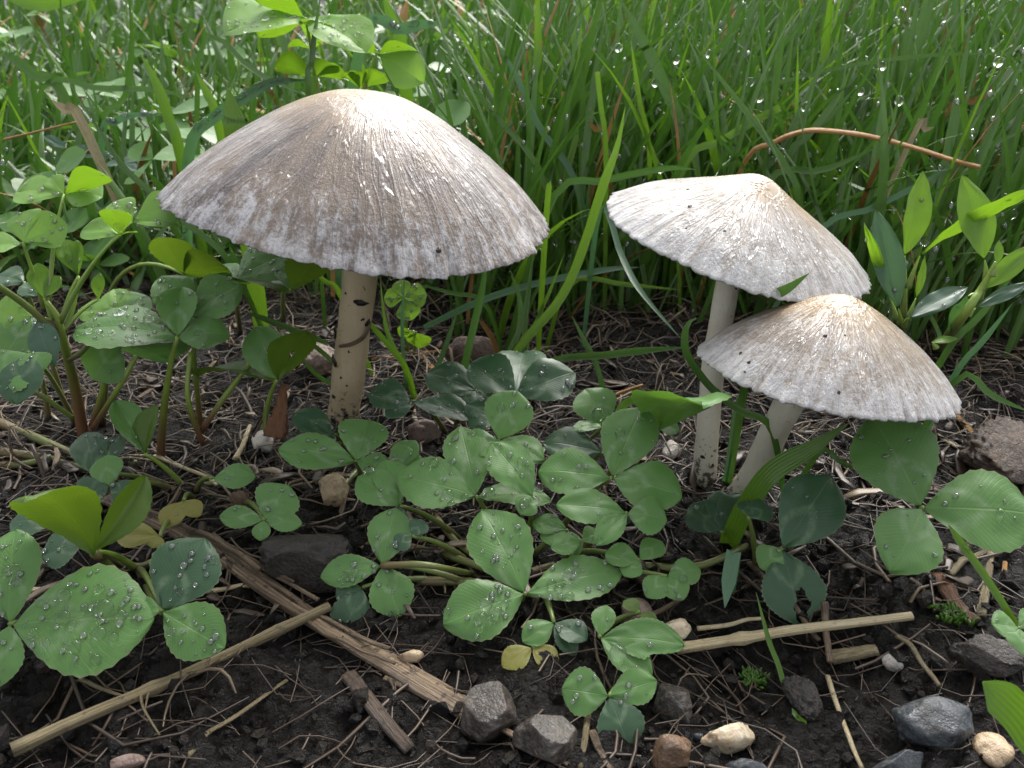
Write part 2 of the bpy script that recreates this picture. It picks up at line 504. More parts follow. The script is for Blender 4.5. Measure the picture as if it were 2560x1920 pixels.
# ================================================================ mushrooms
def mat_cap(name, tan, mid, dark, white, w0, w1, wet, seed, patch=0.5):
    m = M(name)
    tc = m.n('TexCoord')
    sc_ = m.n('VectorMath', _operation='SCALE'); m.l(tc.outputs['Object'], sc_.inputs[0]); sc_.inputs['Scale'].default_value = 100.0
    co = sc_.outputs[0]
    sp = m.n('SeparateXYZ'); m.l(co, sp.inputs[0])
    at = m.n('Attribute', _attribute_name='var')
    r = at.outputs['Fac']                                     # 0 at the apex, 1 at the rim
    rr = m.math('MAXIMUM', m.math('SQRT', m.math('ADD', m.math('POWER', sp.outputs[0], 2.0), m.math('POWER', sp.outputs[1], 2.0))), 0.01)
    def streak(kt, kr, off, detail=4, rough=0.6, dist=0.0):
        c = m.n('CombineXYZ')
        m.l(m.math('MULTIPLY', m.math('DIVIDE', sp.outputs[0], rr), kt), c.inputs[0])
        m.l(m.math('MULTIPLY', m.math('DIVIDE', sp.outputs[1], rr), kt), c.inputs[1])
        m.l(m.math('ADD', m.math('MULTIPLY', r, kr), off + seed), c.inputs[2])
        return m.noise(c.outputs[0], 1.0, detail, rough, dist)
    s1 = streak(5.0, 1.2, 0.0, 4, 0.6, 0.3)                   # broad streaks
    s2 = streak(15.0, 4.0, 5.0, 5, 0.65, 0.5)                   # fibrils
    s3 = streak(38.0, 12.0, 9.0, 3, 0.7, 0.8)                   # fine fibrils
    n1 = m.noise(co, 1.3, 4, 0.6)
    gr = m.noise(co, 24.0, 3, 0.75)
    n4 = m.noise(co, 6.0, 4, 0.65)
    col = m.mix(m.step(m.math('ADD', r, m.math('MULTIPLY', m.math('SUBTRACT', s1, 0.5), 0.7)), 0.14, 0.60), tan, mid)
    dk = m.math('MULTIPLY', m.step(m.math('ADD', m.math('MULTIPLY', s1, 0.6), m.math('MULTIPLY', s2, 0.4)), 0.50, 0.66), m.step(r, 0.22, 0.5))
    col = m.mix(m.math('MULTIPLY', dk, patch), col, dark)
    col = m.mix(m.math('MULTIPLY', m.step(n1, 0.46, 0.68), patch * 0.55), col, dark)
    s0 = streak(1.5, 0.7, 40.0, 3, 0.55, 0.4)
    col = m.mix(m.math('MULTIPLY', m.math('MULTIPLY', m.step(s0, 0.44, 0.60), m.step(r, 0.12, 0.45)), patch * 0.75), col, dark)
    # frosty white fibrils thicken towards the rim
    f = m.math('ADD', m.math('MULTIPLY', s2, 0.42), m.math('ADD', m.math('MULTIPLY', s3, 0.18), m.math('ADD', m.math('MULTIPLY', gr, 0.20), m.math('MULTIPLY', n4, 0.36))))
    f = m.math('ADD', f, m.math('MULTIPLY', m.math('SUBTRACT', r, 0.5), 0.46))
    wh = m.step(f, w0, w1)
    col = m.mix(m.math('MULTIPLY', wh, m.step(r, 0.15, 0.55, 0.10, 0.95)), col, white)
    col = m.mix(m.math('MULTIPLY', m.step(gr, 0.58, 0.72), m.step(r, 0.1, 0.5, 0.08, 0.35)), col, white)
    # wet wrinkles round the apex
    wr = streak(10.0, 3.2, 20.0, 3, 0.5, 0.9)
    ridge = m.step(m.math('ABSOLUTE', m.math('SUBTRACT', wr, 0.5)), 0.0, 0.075, 1.0, 0.0)
    apx = m.step(r, 0.12, 0.42)
    wr2 = m.noise(co, 2.6, 4, 0.6, 0.6)
    ridge2 = m.step(m.math('ABSOLUTE', m.math('SUBTRACT', wr2, 0.5)), 0.0, 0.06, 1.0, 0.0)
    ridge = m.math('ADD', m.math('MULTIPLY', ridge, apx), m.math('MULTIPLY', m.math('MULTIPLY', ridge2, 0.6), m.math('SUBTRACT', 1.0, apx)))
    wet_m = m.math('MULTIPLY', m.math('MULTIPLY', m.step(r, 0.50, 0.95, 1.0, 0.30), m.step(m.noise(co, 1.1, 2, 0.5), 0.36, 0.58, 0.25, 1.0)), wet)
    h = m.math('ADD', m.math('MULTIPLY', s2, 0.8), m.math('ADD', m.math('MULTIPLY', s3, 0.30), m.math('MULTIPLY', gr, 0.30)))
    h = m.math('ADD', m.math('MULTIPLY', h, m.step(r, 0.15, 0.7, 0.05, 1.0)), m.math('MULTIPLY', ridge, m.step(r, 0.0, 0.65, 0.22, 0.1)))
    nrm = m.bump(h, 0.7, 0.0006)
    nrm2 = m.bump(m.math('ADD', ridge, m.math('MULTIPLY', m.math('ADD', m.math('MULTIPLY', s2, 0.7), m.math('MULTIPLY', s3, 0.25)), m.step(r, 0.15, 0.55, 0.08, 1.0))), 0.42, 0.0006)
    p = m.pbr(col, m.step(gr, 0.3, 0.7, 0.42, 0.7), nrm, 0.5)
    m.l(wet_m, p.inputs['Coat Weight'])
    p.inputs['Coat Roughness'].default_value = 0.09
    p.inputs['Coat IOR'].default_value = 1.5
    m.l(nrm2, p.inputs['Coat Normal'])
    return m.done(p.outputs[0])
def mat_stem(name, c1, c2):
    m = M(name)
    uv = m.n('UVMap')
    sp = m.n('SeparateXYZ'); m.l(uv.outputs[0], sp.inputs[0])
    co = m.coords()
    c = m.n('VectorMath', _operation='MULTIPLY'); m.l(co, c.inputs[0]); c.inputs[1].default_value = (9, 9, 1.4)
    fib = m.noise(c.outputs[0], 1.0, 5, 0.6)
    n1 = m.noise(co, 2.0, 4)
    n2 = m.noise(co, 13.0, 4, 0.7)
    base = m.mix(fib, c1, c2)
    base = m.mix(m.math('MULTIPLY', m.step(n1, 0.45, 0.7), 0.35), base, (0.34, 0.25, 0.15))
    soil = m.math('MULTIPLY', m.step(m.math('SUBTRACT', n2, m.math('MULTIPLY', sp.outputs[1], 1.2)), 0.30, 0.42), 0.9)
    base = m.mix(soil, base, (0.03, 0.022, 0.016))
    dots = m.math('MULTIPLY', m.step(m.noise(co, 26.0, 2, 0.5), 0.70, 0.74), 0.85)
    base = m.mix(dots, base, (0.04, 0.028, 0.02))
    p = m.pbr(base, 0.42, m.bump(m.math('ADD', fib, m.math('MULTIPLY', n2, 0.3)), 0.5, 0.0004), 0.5)
    p.inputs['Subsurface Weight'].default_value = 0.35
    p.inputs['Subsurface Radius'].default_value = (1.0, 0.75, 0.5)
    p.inputs['Subsurface Scale'].default_value = 0.0015
    return m.done(p.outputs[0])
def mat_gills():
    m = M('gills')
    co = m.coords()
    n = m.noise(co, 5, 3)
    return m.done(m.pbr(m.mix(n, (0.10, 0.075, 0.06), (0.18, 0.14, 0.115)), 0.6).outputs[0])
MT['gills'] = mat_gills()
def interp(x, tab):
    for (a, fa), (b, fb) in zip(tab, tab[1:]):
        if x <= b:
            t = (x - a) / (b - a)
            return fa + (fb - fa) * t
    return tab[-1][1]
def smooth_prof(tab, n=60):
    ps = smooth_path([V((a, b, 0)) for a, b in tab], n)
    return [(p.x, p.y) for p in ps]
SPECK_ME = {}
def speck_mesh(seed):
    if seed in SPECK_ME: return SPECK_ME[seed]
    bm = bmesh.new()
    bmesh.ops.create_icosphere(bm, subdivisions=2, radius=1.0)
    for v in bm.verts:
        k = 1 + 0.45 * noise.noise(v.co * 1.6 + V((seed * 5.3, 0, 0)))
        v.co = V((v.co.x * k, v.co.y * k, v.co.z * 0.45 * k))
    me = bpy.data.meshes.new('soil_speck')
    bm.to_mesh(me); bm.free()
    me.materials.append(MT['speck'])
    SPECK_ME[seed] = me
    return me
def speck(parent, p, n, size, origin, seed, aspect=1.0, name='soil_speck', inv=None):
    o = bpy.data.objects.new(name, speck_mesh(seed % 5))
    COL.objects.link(o)
    o.parent = parent
    q = n.to_track_quat('Z', 'Y') @ Quaternion((0, 0, 1), seed * 1.3)
    o.rotation_mode = 'QUATERNION'
    loc = (p - origin) * S
    if inv is not None:
        loc = inv @ loc
        q = inv.to_quaternion() @ q
    o.location = loc
    o.rotation_quaternion = q
    o.scale = (size * aspect * S, size / aspect * S, size * S)
    return o
CAP_BVH = []
def mushroom(label, base, rim_c, rad, height, roll, pitch, prof, stem_pts, stem_r, cmat, smat, seed, ecc=1.0, wob=0.03, specks=(), cap_specks=(), lobes=(), threads=()):
    root = tag(empty('mushroom', base), label, 'mushroom', 'mushrooms in the clover')
    rot = Matrix.Rotation(R(pitch), 3, 'X') @ Matrix.Rotation(R(roll), 3, 'Y') @ Matrix.Rotation(seed * 1.7, 3, 'Z')
    prof = smooth_prof(prof)
    NR, NT = 56, 288
    verts, var = [], []
    def shape(r, th):
        lob = 1 + wob * noise.noise(V((math.cos(th) * 1.4 + seed * 3, math.sin(th) * 1.4, 0))) * 2
        lob += 0.010 * noise.noise(V((math.cos(th) * 9 + seed, math.sin(th) * 9, 2))) * r ** 4
        ragged = (0.034 * noise.noise(V((math.cos(th) * 22, math.sin(th) * 22, seed))) + 0.022 * noise.noise(V((math.cos(th) * 60, math.sin(th) * 60, seed)))) * max(0.0, r - 0.9) / 0.1
        rr = rad * r * (lob + ragged)
        z = height * interp(r, prof)
        z += rad * 0.035 * noise.noise(V((math.cos(th) * 1.1 + seed, math.sin(th) * 1.1, 5))) * r ** 3
        for (t0, wdt, amp) in lobes:                                 # local lift or droop of the margin
            d = (th - t0 + math.pi) % (2 * math.pi) - math.pi
            z += amp * math.exp(-(d / wdt) ** 2) * r ** 3
        ridge = 2.2 * noise.noise(V((math.cos(th) * 17, math.sin(th) * 17, seed + 3)))
        z += 0.010 * ridge * max(0.0, (r - 0.45)) / 0.55 + 0.012 * noise.noise(V((math.cos(th) * 12, math.sin(th) * 12, r * 5 + seed))) * r
        return V((rr * math.cos(th), rr * math.sin(th), z))
    rs = [0.0] + [((i + 1) / NR) ** 0.85 for i in range(NR)]
    verts.append(shape(0.0, 0.0)); var.append(0.0)
    for r in rs[1:]:
        for k in range(NT):
            verts.append(shape(r, 2 * math.pi * k / NT)); var.append(r)
    faces = [(0, 1 + k, 1 + (k + 1) % NT) for k in range(NT)]
    for i in range(NR - 1):
        for k in range(NT):
            a, b = 1 + i * NT, 1 + (i + 1) * NT
            faces.append((a + k, b + k, b + (k + 1) % NT, a + (k + 1) % NT))
    # rolled lip and underside flesh
    under = []
    lip = [(1.0, 0.012), (0.985, 0.045), (0.7, 0.10), (0.3, 0.13), (0.12, 0.16)]
    b0 = 1 + (NR - 1) * NT
    prev = b0
    for (r, th_) in lip:
        cur = len(verts)
        for k in range(NT):
            q = shape(r if r < 1 else 1.0, 2 * math.pi * k / NT)
            verts.append(V((q.x * (1 if r == 1.0 else 1), q.y, q.z - th_))); var.append(r)
        for k in range(NT):
            faces.append((prev + k, cur + k, cur + (k + 1) % NT, prev + (k + 1) % NT))
        prev = cur
    faces.append(tuple(prev + k for k in range(NT)))
    me_v = [v for v in verts]
    cap = mesh_obj('cap', me_v, faces, cmat, V((0, 0, 0)), root, None, True, {'var': var})
    mw = Matrix.Translation((rim_c - base) * S) @ rot.to_4x4()
    cap.matrix_local = mw
    # gills: thin blades that hang under the flesh
    acc = Acc()
    NG = 64
    for g in range(NG):
        th = 2 * math.pi * g / NG + 0.02
        lo = 0.14 if g % 2 == 0 else 0.55
        row = []
        for i in range(6):
            r = lo + (0.965 - lo) * i / 5
            q = shape(r, th)
            t0 = interp(r, [(0.0, 0.15), (0.3, 0.12), (0.7, 0.09), (1.0, 0.045)])
            dp = 0.16 * math.sin(math.pi * min(1, (r - lo + 0.12) / (1.05 - lo)))
            row.append((q - V((0, 0, t0)), q - V((0, 0, t0 + dp + 0.01))))
        vv = [x for ab in row for x in ab]
        acc.add(vv, [(2 * i, 2 * i + 1, 2 * i + 3, 2 * i + 2) for i in range(5)])
    gl = acc.build('gills', MT['gills'], V((0, 0, 0)), root)
    gl.matrix_local = mw
    gl['kind'] = 'stuff'
    # stem
    n = 26
    path = smooth_path(stem_pts, n)
    rads = [interp(i / n, stem_r) * (1 + 0.05 * noise.noise(V((i * 0.35, seed, 0)))) for i in range(n + 1)]
    vv, ff, uv = tube(path, rads, 28, 1.0, True, 0.07, seed)
    st = mesh_obj('stem', vv, ff, smat, base, root, uv)
    view = V((0, -1, 0.25)).normalized()
    for i, (t, side, size, asp) in enumerate(specks):
        k = min(n - 1, int(t * n))
        p = path[k].lerp(path[k + 1], t * n - k)
        ax = (path[k + 1] - path[k]).normalized()
        s0 = ax.cross(view).normalized()
        f0 = s0.cross(ax).normalized()
        if f0.y > 0: f0 = -f0
        a = side * 1.35
        nn = (V((1, 0, 0)) * math.sin(a) + f0 * math.cos(a)).normalized()
        speck(st, p + nn * (rads[k] * 0.985), nn, size, base, int(seed * 7) + i, asp)
    for pts, r0, mt in threads:
        pp = smooth_path([at_y(*q) for q in pts], 12)
        v, f, u_ = tube(pp, [r0 * (0.5 + 0.5 * math.sin(math.pi * (0.1 + 0.8 * i / 12))) for i in range(13)], 6)
        mesh_obj('root_thread', v, f, MT[mt], base, st, u_)
    # specks on the cap
    bv = BVHTree.FromPolygons([rot @ v + rim_c for v in me_v], faces)
    CAP_BVH.append(bv)
    for i, (u, v, s_px) in enumerate(cap_specks):
        h = bv.ray_cast(CAMP, ray(u, v).normalized())
        if h[0] is not None:
            speck(cap, h[0], h[1], px(h[0], s_px) / 2, rim_c, i + 3, 1.1, inv=rot.inverted())
    return root

smat = mat_stem('stem_flesh', (0.40, 0.31, 0.19), (0.54, 0.45, 0.31))
smat2 = mat_stem('pale_stem_flesh', (0.56, 0.52, 0.42), (0.66, 0.62, 0.53))
cm1 = mat_cap('cap_skin_brown', (0.27, 0.185, 0.10), (0.18, 0.135, 0.10), (0.058, 0.042, 0.040), (0.46, 0.445, 0.45), 0.69, 0.90, 1.0, 1.3, 0.95)
cm2 = mat_cap('cap_skin_pale', (0.26, 0.16, 0.055), (0.27, 0.22, 0.17), (0.15, 0.13, 0.125), (0.50, 0.49, 0.485), 0.57, 0.84, 1.0, 4.1, 0.45)
cm3 = mat_cap('cap_skin_tan', (0.25, 0.15, 0.045), (0.24, 0.185, 0.13), (0.13, 0.11, 0.105), (0.50, 0.485, 0.48), 0.59, 0.86, 1.0, 7.7, 0.45)

P1 = [(0, 1.0), (0.1, 0.992), (0.2, 0.962), (0.35, 0.865), (0.5, 0.725), (0.65, 0.56), (0.8, 0.365), (0.9, 0.20), (1.0, 0.0)]
b1 = G(842, 1070)
rc1 = at_y(904, 533, b1.y - 0.05)
top1 = rc1 + V((0.05, 0, 0.9))
mushroom('tall mushroom with the largest grey-brown cap, standing beside the clover', b1, rc1, 2.18, 1.36, 7.5, 0.0, P1,
         [b1 - V((0, 0, 0.25)), at_y(868, 960, b1.y), at_y(888, 800, b1.y), at_y(900, 660, b1.y - 0.03), top1],
         [(0, 0.215), (0.1, 0.205), (0.5, 0.205), (1, 0.22)], cm1, smat, 1.0, 1.0, 0.02,
         specks=[(0.62, 0.25, 0.062, 1.5), (0.53, 0.42, 0.035, 1.2), (0.505, 0.72, 0.05, 0.8), (0.3, -0.2, 0.018, 1), (0.40, 0.0, 0.02, 1.3), (0.22, -0.5, 0.035, 1.1),
                 (0.27, 0.1, 0.014, 1), (0.66, -0.5, 0.018, 1), (0.15, 0.3, 0.03, 1.4), (0.12, -0.3, 0.05, 1.2), (0.1, 0.6, 0.06, 1), (0.35, -0.95, 0.08, 0.6)],
         cap_specks=[(1096, 626, 14)], lobes=[(2.3, 0.7, 0.17), (-1.7, 0.6, 0.12)],
         threads=[([(848, 866, b1.y - .19), (880, 860, b1.y - .215), (910, 842, b1.y - .20), (928, 806, b1.y - .17)], 0.028, 'straw_brown'),
                  ([(905, 660, b1.y - .23), (894, 684, b1.y - .23), (904, 708, b1.y - .225), (913, 726, b1.y - .215)], 0.009, 'straw_brown')])
P2 = [(0, 1.0), (0.08, 0.985), (0.2, 0.88), (0.35, 0.74), (0.5, 0.61), (0.65, 0.47), (0.8, 0.31), (0.9, 0.17), (1.0, 0.0)]
b2 = G(1763, 1203)
y2 = b2.y + 0.75
rc2 = at_y(1838, 608, y2)
mushroom('slender mushroom with a tilted whitish cap, rising behind the low mushroom', b2, rc2, 1.50, 0.78, 15.0, 3.0, P2,
         [b2 - V((0, 0, 0.25)), at_y(1768, 1100, b2.y + 0.08), at_y(1786, 900, b2.y + 0.3), at_y(1826, 680, y2 - 0.15), rc2 + V((0.05, 0, 0.35))],
         [(0, 0.14), (0.4, 0.13), (1, 0.135)], cm2, smat2, 2.0, 1.0, 0.03,
         specks=[(0.83, 0.1, 0.025, 1), (0.77, 0.15, 0.04, 1.6), (0.77, -0.55, 0.02, 1), (0.70, 0.4, 0.018, 1), (0.2, -0.4, 0.025, 0.8), (0.17, 0.3, 0.018, 1), (0.42, 0.3, 0.016, 1)],
         cap_specks=[(1720, 473, 9), (1724, 516, 12), (1812, 577, 8), (1716, 570, 6)], lobes=[(2.9, 0.8, 0.10)])
b3 = G(1853, 1235)
y3 = b3.y - 0.55
rc3 = at_y(2064, 932, y3)
P3 = [(0, 1.0), (0.08, 0.985), (0.2, 0.915), (0.35, 0.80), (0.5, 0.665), (0.65, 0.515), (0.8, 0.33), (0.9, 0.18), (1.0, 0.0)]
mushroom('low mushroom with a tan-centred cap on a leaning white stem', b3, rc3, 1.255, 0.80, 7.5, -7.0, P3,
         [b3 - V((0.12, 0, 0.25)), at_y(1882, 1190, b3.y), at_y(1930, 1090, b3.y - 0.15), at_y(1985, 985, y3 + 0.05), rc3 + V((-0.05, 0, 0.35))],
         [(0, 0.17), (0.3, 0.155), (1, 0.15)], cm3, smat2, 3.0, 1.0, 0.025,
         specks=[(0.36, 0.4, 0.04, 1.8), (0.30, 0.2, 0.03, 1.2), (0.22, 0.5, 0.025, 1), (0.15, -0.1, 0.02, 1.2), (0.1, 0.2, 0.03, 1), (0.42, 0.75, 0.05, 1.6), (0.05, 0.0, 0.06, 1.5)],
         cap_specks=[(2063, 839, 11), (1851, 883, 9), (1873, 906, 10), (2097, 981, 10), (1862, 930, 6), (2112, 838, 6), (1826, 800, 6)])
# ================================================================ leaves and plants
LEAFLETS = []                                       # (surface function, size, weight for droplets) for the water later
TRI_V, TRI_F, TRI_H, HOST = [], [], [], ['leaf']                               # leaf surfaces for placing single droplets
def sgn(x): return -1.0 if x < 0 else 1.0
NVL, NUL = 28, 6
TS = [0.5 - 0.5 * math.cos(math.pi * i / NVL) for i in range(NVL + 1)]
def outline(kind, t):
    t = min(1.0, max(0.0, t))
    if kind == 'clover': return max(0.0, math.sin(math.pi * t ** 1.22)) ** 0.72
    if kind == 'heart': return max(0.0, math.sin(math.pi * t ** 1.55)) ** 0.70
    if kind == 'lance': return max(0.0, math.sin(math.pi * t ** 0.95)) ** 0.85
    return max(0.0, math.sin(math.pi * t ** 1.35)) ** 0.75          # spoon
def leaflet(B, T, n, w, fold, kind, mat, parent, origin, seed, curl=0.12, drops=1.0, bite=None, name='leaflet'):
    a = T - B
    L = a.length
    n = (n - a * (n.dot(a) / (L * L))).normalized()
    s = a.normalized().cross(n)
    fr = R(fold)
    cf, sf = math.cos(fr), math.sin(fr)
    def pos(t, u):
        t = min(1.0, max(0.0, t))
        hw = 0.5 * w * outline(kind, t)
        notch = 0.0
        tt = t
        if kind == 'heart': tt = t - 0.13 * max(0.0, 1 - abs(u)) ** 1.5 * t ** 4
        elif kind == 'clover': tt = t - 0.02 * max(0.0, 1 - abs(u)) ** 1.5 * t ** 6
        p = B + a * tt + s * (u * hw * cf)
        h = abs(u) * hw * sf + L * curl * (4 * t * (1 - t)) * 0.5 - 0.10 * w * (u * u) * curl * 3
        h += 0.030 * L * noise.noise(V((t * 2.2 + seed * 3.7, u * 1.6, seed)))
        h += 0.022 * L * noise.noise(V((t * 7 + seed, u * 2.5, 3))) * abs(u)
        return p + n * h
    vs_, uv, fs = [], [], []
    NV_, NU_ = (NVL, NUL) if not bite else (48, 20)
    TT = TS if not bite else [0.5 - 0.5 * math.cos(math.pi * i / NV_) for i in range(NV_ + 1)]
    for i, t in enumerate(TT):
        for j in range(-NU_, NU_ + 1):
            u = j / NU_
            if kind == 'clover' and abs(j) == NU_ and 3 < i < NV_: u *= 1.0 + (0.035 if i % 2 else -0.015)
            vs_.append(pos(t, u)); uv.append((0.5 + 0.5 * u * 0.98, t))
    W = 2 * NU_ + 1
    for i in range(NV_):
        for j in range(W - 1):
            if bite and any(((TT[i] - bt) / br) ** 2 + (((j + .5) / NU_ - 1 - bu) / br / 1.3) ** 2 < 1 + 0.9 * noise.noise(V((i * .25, j * .25, seed))) for bt, bu, br in bite): continue
            q = (i * W + j, i * W + j + 1, (i + 1) * W + j + 1, (i + 1) * W + j)
            fs.append(q)
    b = len(TRI_V)
    TRI_V.extend(vs_); TRI_F.extend(tuple(k + b for k in q) for q in fs); TRI_H.extend([HOST[0]] * len(fs))
    o = mesh_obj(name, vs_, fs, mat, origin, parent, uv)
    if drops > 0 and not bite: LEAFLETS.append((pos, L * w, drops, n, HOST[0]))
    return o
def stalk_mesh(base, node, rad, mat, origin, parent, bow=None, name='leaf_stalk', tp=0.60):
    d = node - base
    mid = base + d * 0.45 + V((0, 0, d.length * 0.16)) if bow is None else bow
    pts = bez(base, mid, node, 10)
    v, f, uv = tube(pts, [rad * (1.15 - tp * i / 10) for i in range(11)], 7, 1.0, True, 0.06)
    return mesh_obj(name, v, f, mat, origin, parent, uv)
def nrm(tilt, roll):
    t, r = R(tilt), R(roll)
    return V((math.sin(r), -math.sin(t) * math.cos(r), math.cos(t) * math.cos(r))).normalized()
SEED = [0]
def plant(name, label, cat, base, leaves, mat, kind='clover', smat='stalk', group=None, stolons=(), srad=0.045, drops=1.0, curl=0.12, host=None):
    """leaves: (node u, v, y, tilt, roll, [(tip u, v, width px, fold, {options})], {options})"""
    b0 = G(*base)
    HOST[0] = host or label
    root = tag(empty(name, b0), label, cat, group)
    rnd = random.Random(len(label) * 7 + int(base[0]))
    for pts, rad in stolons:
        pp = []
        for q in pts:
            g = G(q[0], q[1]) if len(q) == 2 else at_y(q[0], q[1], q[2])
            pp.append(g + V((0, 0, rad * 0.7 if len(q) == 2 else 0)))
        p2 = smooth_path(pp, 14)
        v, f, uv = tube(p2, [rad * (1 - (0.25 if smat == 'stalk' else 0.75) * i / 14) * 0.85 for i in range(15)], 8, 1.0, True, 0.10, rad)
        mesh_obj('stolon' if smat == 'stalk' else 'stem', v, f, MT['stolon'] if smat == 'stalk' else MT[smat], b0, root, uv)
    for lf in leaves:
        u, v, y, tilt, roll, tips = lf[:6]
        op = lf[6] if len(lf) > 6 else {}
        node = at_y(u, v, y)
        if op.get('from') is not None:
            fr = op['from']
            sb = G(*fr) - V((0, 0, 0.05)) if len(fr) == 2 else at_y(*fr)
        else:
            sb = drop_to_ground(V((b0.x * 0.55 + node.x * 0.45 + rnd.uniform(-.2, .2), max(b0.y, y) * 0.5 + y * 0.5 + rnd.uniform(0, .35), 0)))
        st = stalk_mesh(sb, node, op.get('r', srad) * 0.74, MT[op.get('smat', smat)], b0, root, tp=1.02 if kind == 'lance' else 0.60)
        pm = mat if isinstance(mat, str) else mat
        for tp in tips:
            tu, tv, wpx, fold = tp[:4]
            o2 = dict(op); o2.update(tp[4] if len(tp) > 4 else {})
            n = nrm(o2.get('tilt', tilt), o2.get('roll', roll))
            T = on_plane(tu, tv, node, n)
            d = T - node
            if d.length > 1.9 or d.y < -1.6 or d.y > 1.6:
                T = at_y(tu, tv, y + max(-0.6, min(0.6, d.y)))
                d = T - node
            mx_, my_ = (u + tu) / 2, (v + tv) / 2
            il = math.hypot(tu - u, tv - v) or 1
            ex, ey = -(tv - v) / il * wpx / 2, (tu - u) / il * wpx / 2
            # real width of the leaflet: the pixel width undone for the slant of its plane
            q1, q2 = on_plane(mx_ + ex, my_ + ey, node, n), on_plane(mx_ - ex, my_ - ey, node, n)
            wv = q1 - q2
            wv = wv - d * (wv.dot(d) / d.length_squared)
            wd = max(0.5 * d.length, min(1.25 * d.length, wv.length)) if kind != 'lance' else max(px(node, wpx) * 0.98, 0.05)
            SEED[0] += 1
            leaflet(node + d * 0.02, T, n, wd * (1.06 if kind != 'lance' else 1), fold, o2.get('kind', kind), MT[o2.get('mat', pm)], st, b0, SEED[0] * 0.37,
                    o2.get('curl', curl), o2.get('drops', drops), o2.get('bite'), o2.get('name', 'leaflet' if kind in ('clover', 'heart') else 'leaf'))
    return root
YG = dict(mat='clover_young')
DK = dict(mat='clover_dark')

# ---- clover round the middle
plant('clover_plant', 'bright green clover plant between the mushroom stems, leaflets overlapping in a dense tuft', 'clover', (1330, 1400), [
    (1190, 1240, 7.5, 26, 6, [(1150, 1064, 112, 8), (992, 1192, 125, 6), (1378, 1250, 60, 10, dict(tilt=-4))]),
    (1530, 1194, 7.45, 28, -4, [(1344, 1178, 110, 6), (1606, 1015, 135, 8), (1706, 1242, 122, 6)]),
    (1247, 1100, 8.1, 48, 0, [(1292, 976, 118, 6), (1165, 1120, 70, 10, dict(tilt=20)), (1360, 1150, 70, 8, dict(tilt=20))]),
    (1334, 1242, 7.3, 32, 8, [(1228, 1106, 105, 8), (1300, 1285, 60, 10)]),
    (1568, 1282, 7.0, 24, 0, [(1390, 1262, 84, 8), (1668, 1300, 92, 6), (1490, 1362, 62, 12)]),
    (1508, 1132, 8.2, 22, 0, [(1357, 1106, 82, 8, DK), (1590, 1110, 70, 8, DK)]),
    (1517, 1062, 8.6, 34, 4, [(1462, 972, 104, 8), (1636, 974, 46, 12, dict(tilt=-30, mat='clover', drops=0)), (1430, 1076, 26, 10, dict(tilt=0))]),
    (1645, 1068, 8.35, -36, 0, [(1756, 1003, 44, 14, dict(drops=0)), (1700, 1075, 40, 8, dict(tilt=10))]),
    (1000, 1264, 7.45, 26, 4, [(893, 1192, 92, 8), (962, 1148, 85, 8), (985, 1330, 60, 8, DK)]),
    (1455, 1352, 6.9, 20, 0, [(1377, 1370, 56, 8), (1500, 1330, 50, 10)]),
    (1420, 1325, 7.15, 20, -6, [(1350, 1345, 60, 8), (1440, 1395, 50, 8), (1330, 1305, 50, 8)]),
    (1600, 1400, 6.75, 18, 0, [(1655, 1352, 60, 8), (1560, 1440, 56, 8), (1512, 1388, 60, 16)]),
], 'clover', stolons=[([(1017, 1375), (1130, 1400), (1240, 1440)], 0.055), ([(1044, 1462), (1150, 1462), (1260, 1474)], 0.06), ([(1240, 1470), (1400, 1420), (1560, 1420), (1740, 1424), (1866, 1372)], 0.055),
    ([(1090, 1300), (1150, 1370), (1215, 1410)], 0.045)], host='bright dense clover tuft')
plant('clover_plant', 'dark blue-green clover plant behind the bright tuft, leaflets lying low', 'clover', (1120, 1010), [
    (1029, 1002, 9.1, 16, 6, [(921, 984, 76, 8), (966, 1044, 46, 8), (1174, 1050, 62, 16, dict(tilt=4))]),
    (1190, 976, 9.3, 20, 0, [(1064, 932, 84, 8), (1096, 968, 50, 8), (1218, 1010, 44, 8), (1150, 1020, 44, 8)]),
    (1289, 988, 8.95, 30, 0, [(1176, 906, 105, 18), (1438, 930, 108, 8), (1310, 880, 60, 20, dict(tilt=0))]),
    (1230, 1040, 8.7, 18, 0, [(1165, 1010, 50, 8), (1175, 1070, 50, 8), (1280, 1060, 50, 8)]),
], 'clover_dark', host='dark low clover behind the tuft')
plant('clover_plant', 'clover leaf cluster at the foot of the tall mushroom stem', 'clover', (905, 1190), [
    (890, 1152, 8.3, 30, 4, [(695, 1122, 84, 8), (925, 1050, 128, 24), (980, 1180, 60, 10)]),
    (838, 1086, 8.75, 24, 0, [(733, 1034, 66, 8, DK), (800, 1120, 50, 8, DK)]),
    (975, 1180, 8.05, 26, 0, [(905, 1150, 60, 8), (1050, 1135, 86, 8, dict(tilt=30)), (1040, 1100, 60, 8)]),
], 'clover', stolons=[([(846, 1256), (870, 1210), (930, 1150)], 0.06)], host='clover at the foot of the tall stem')
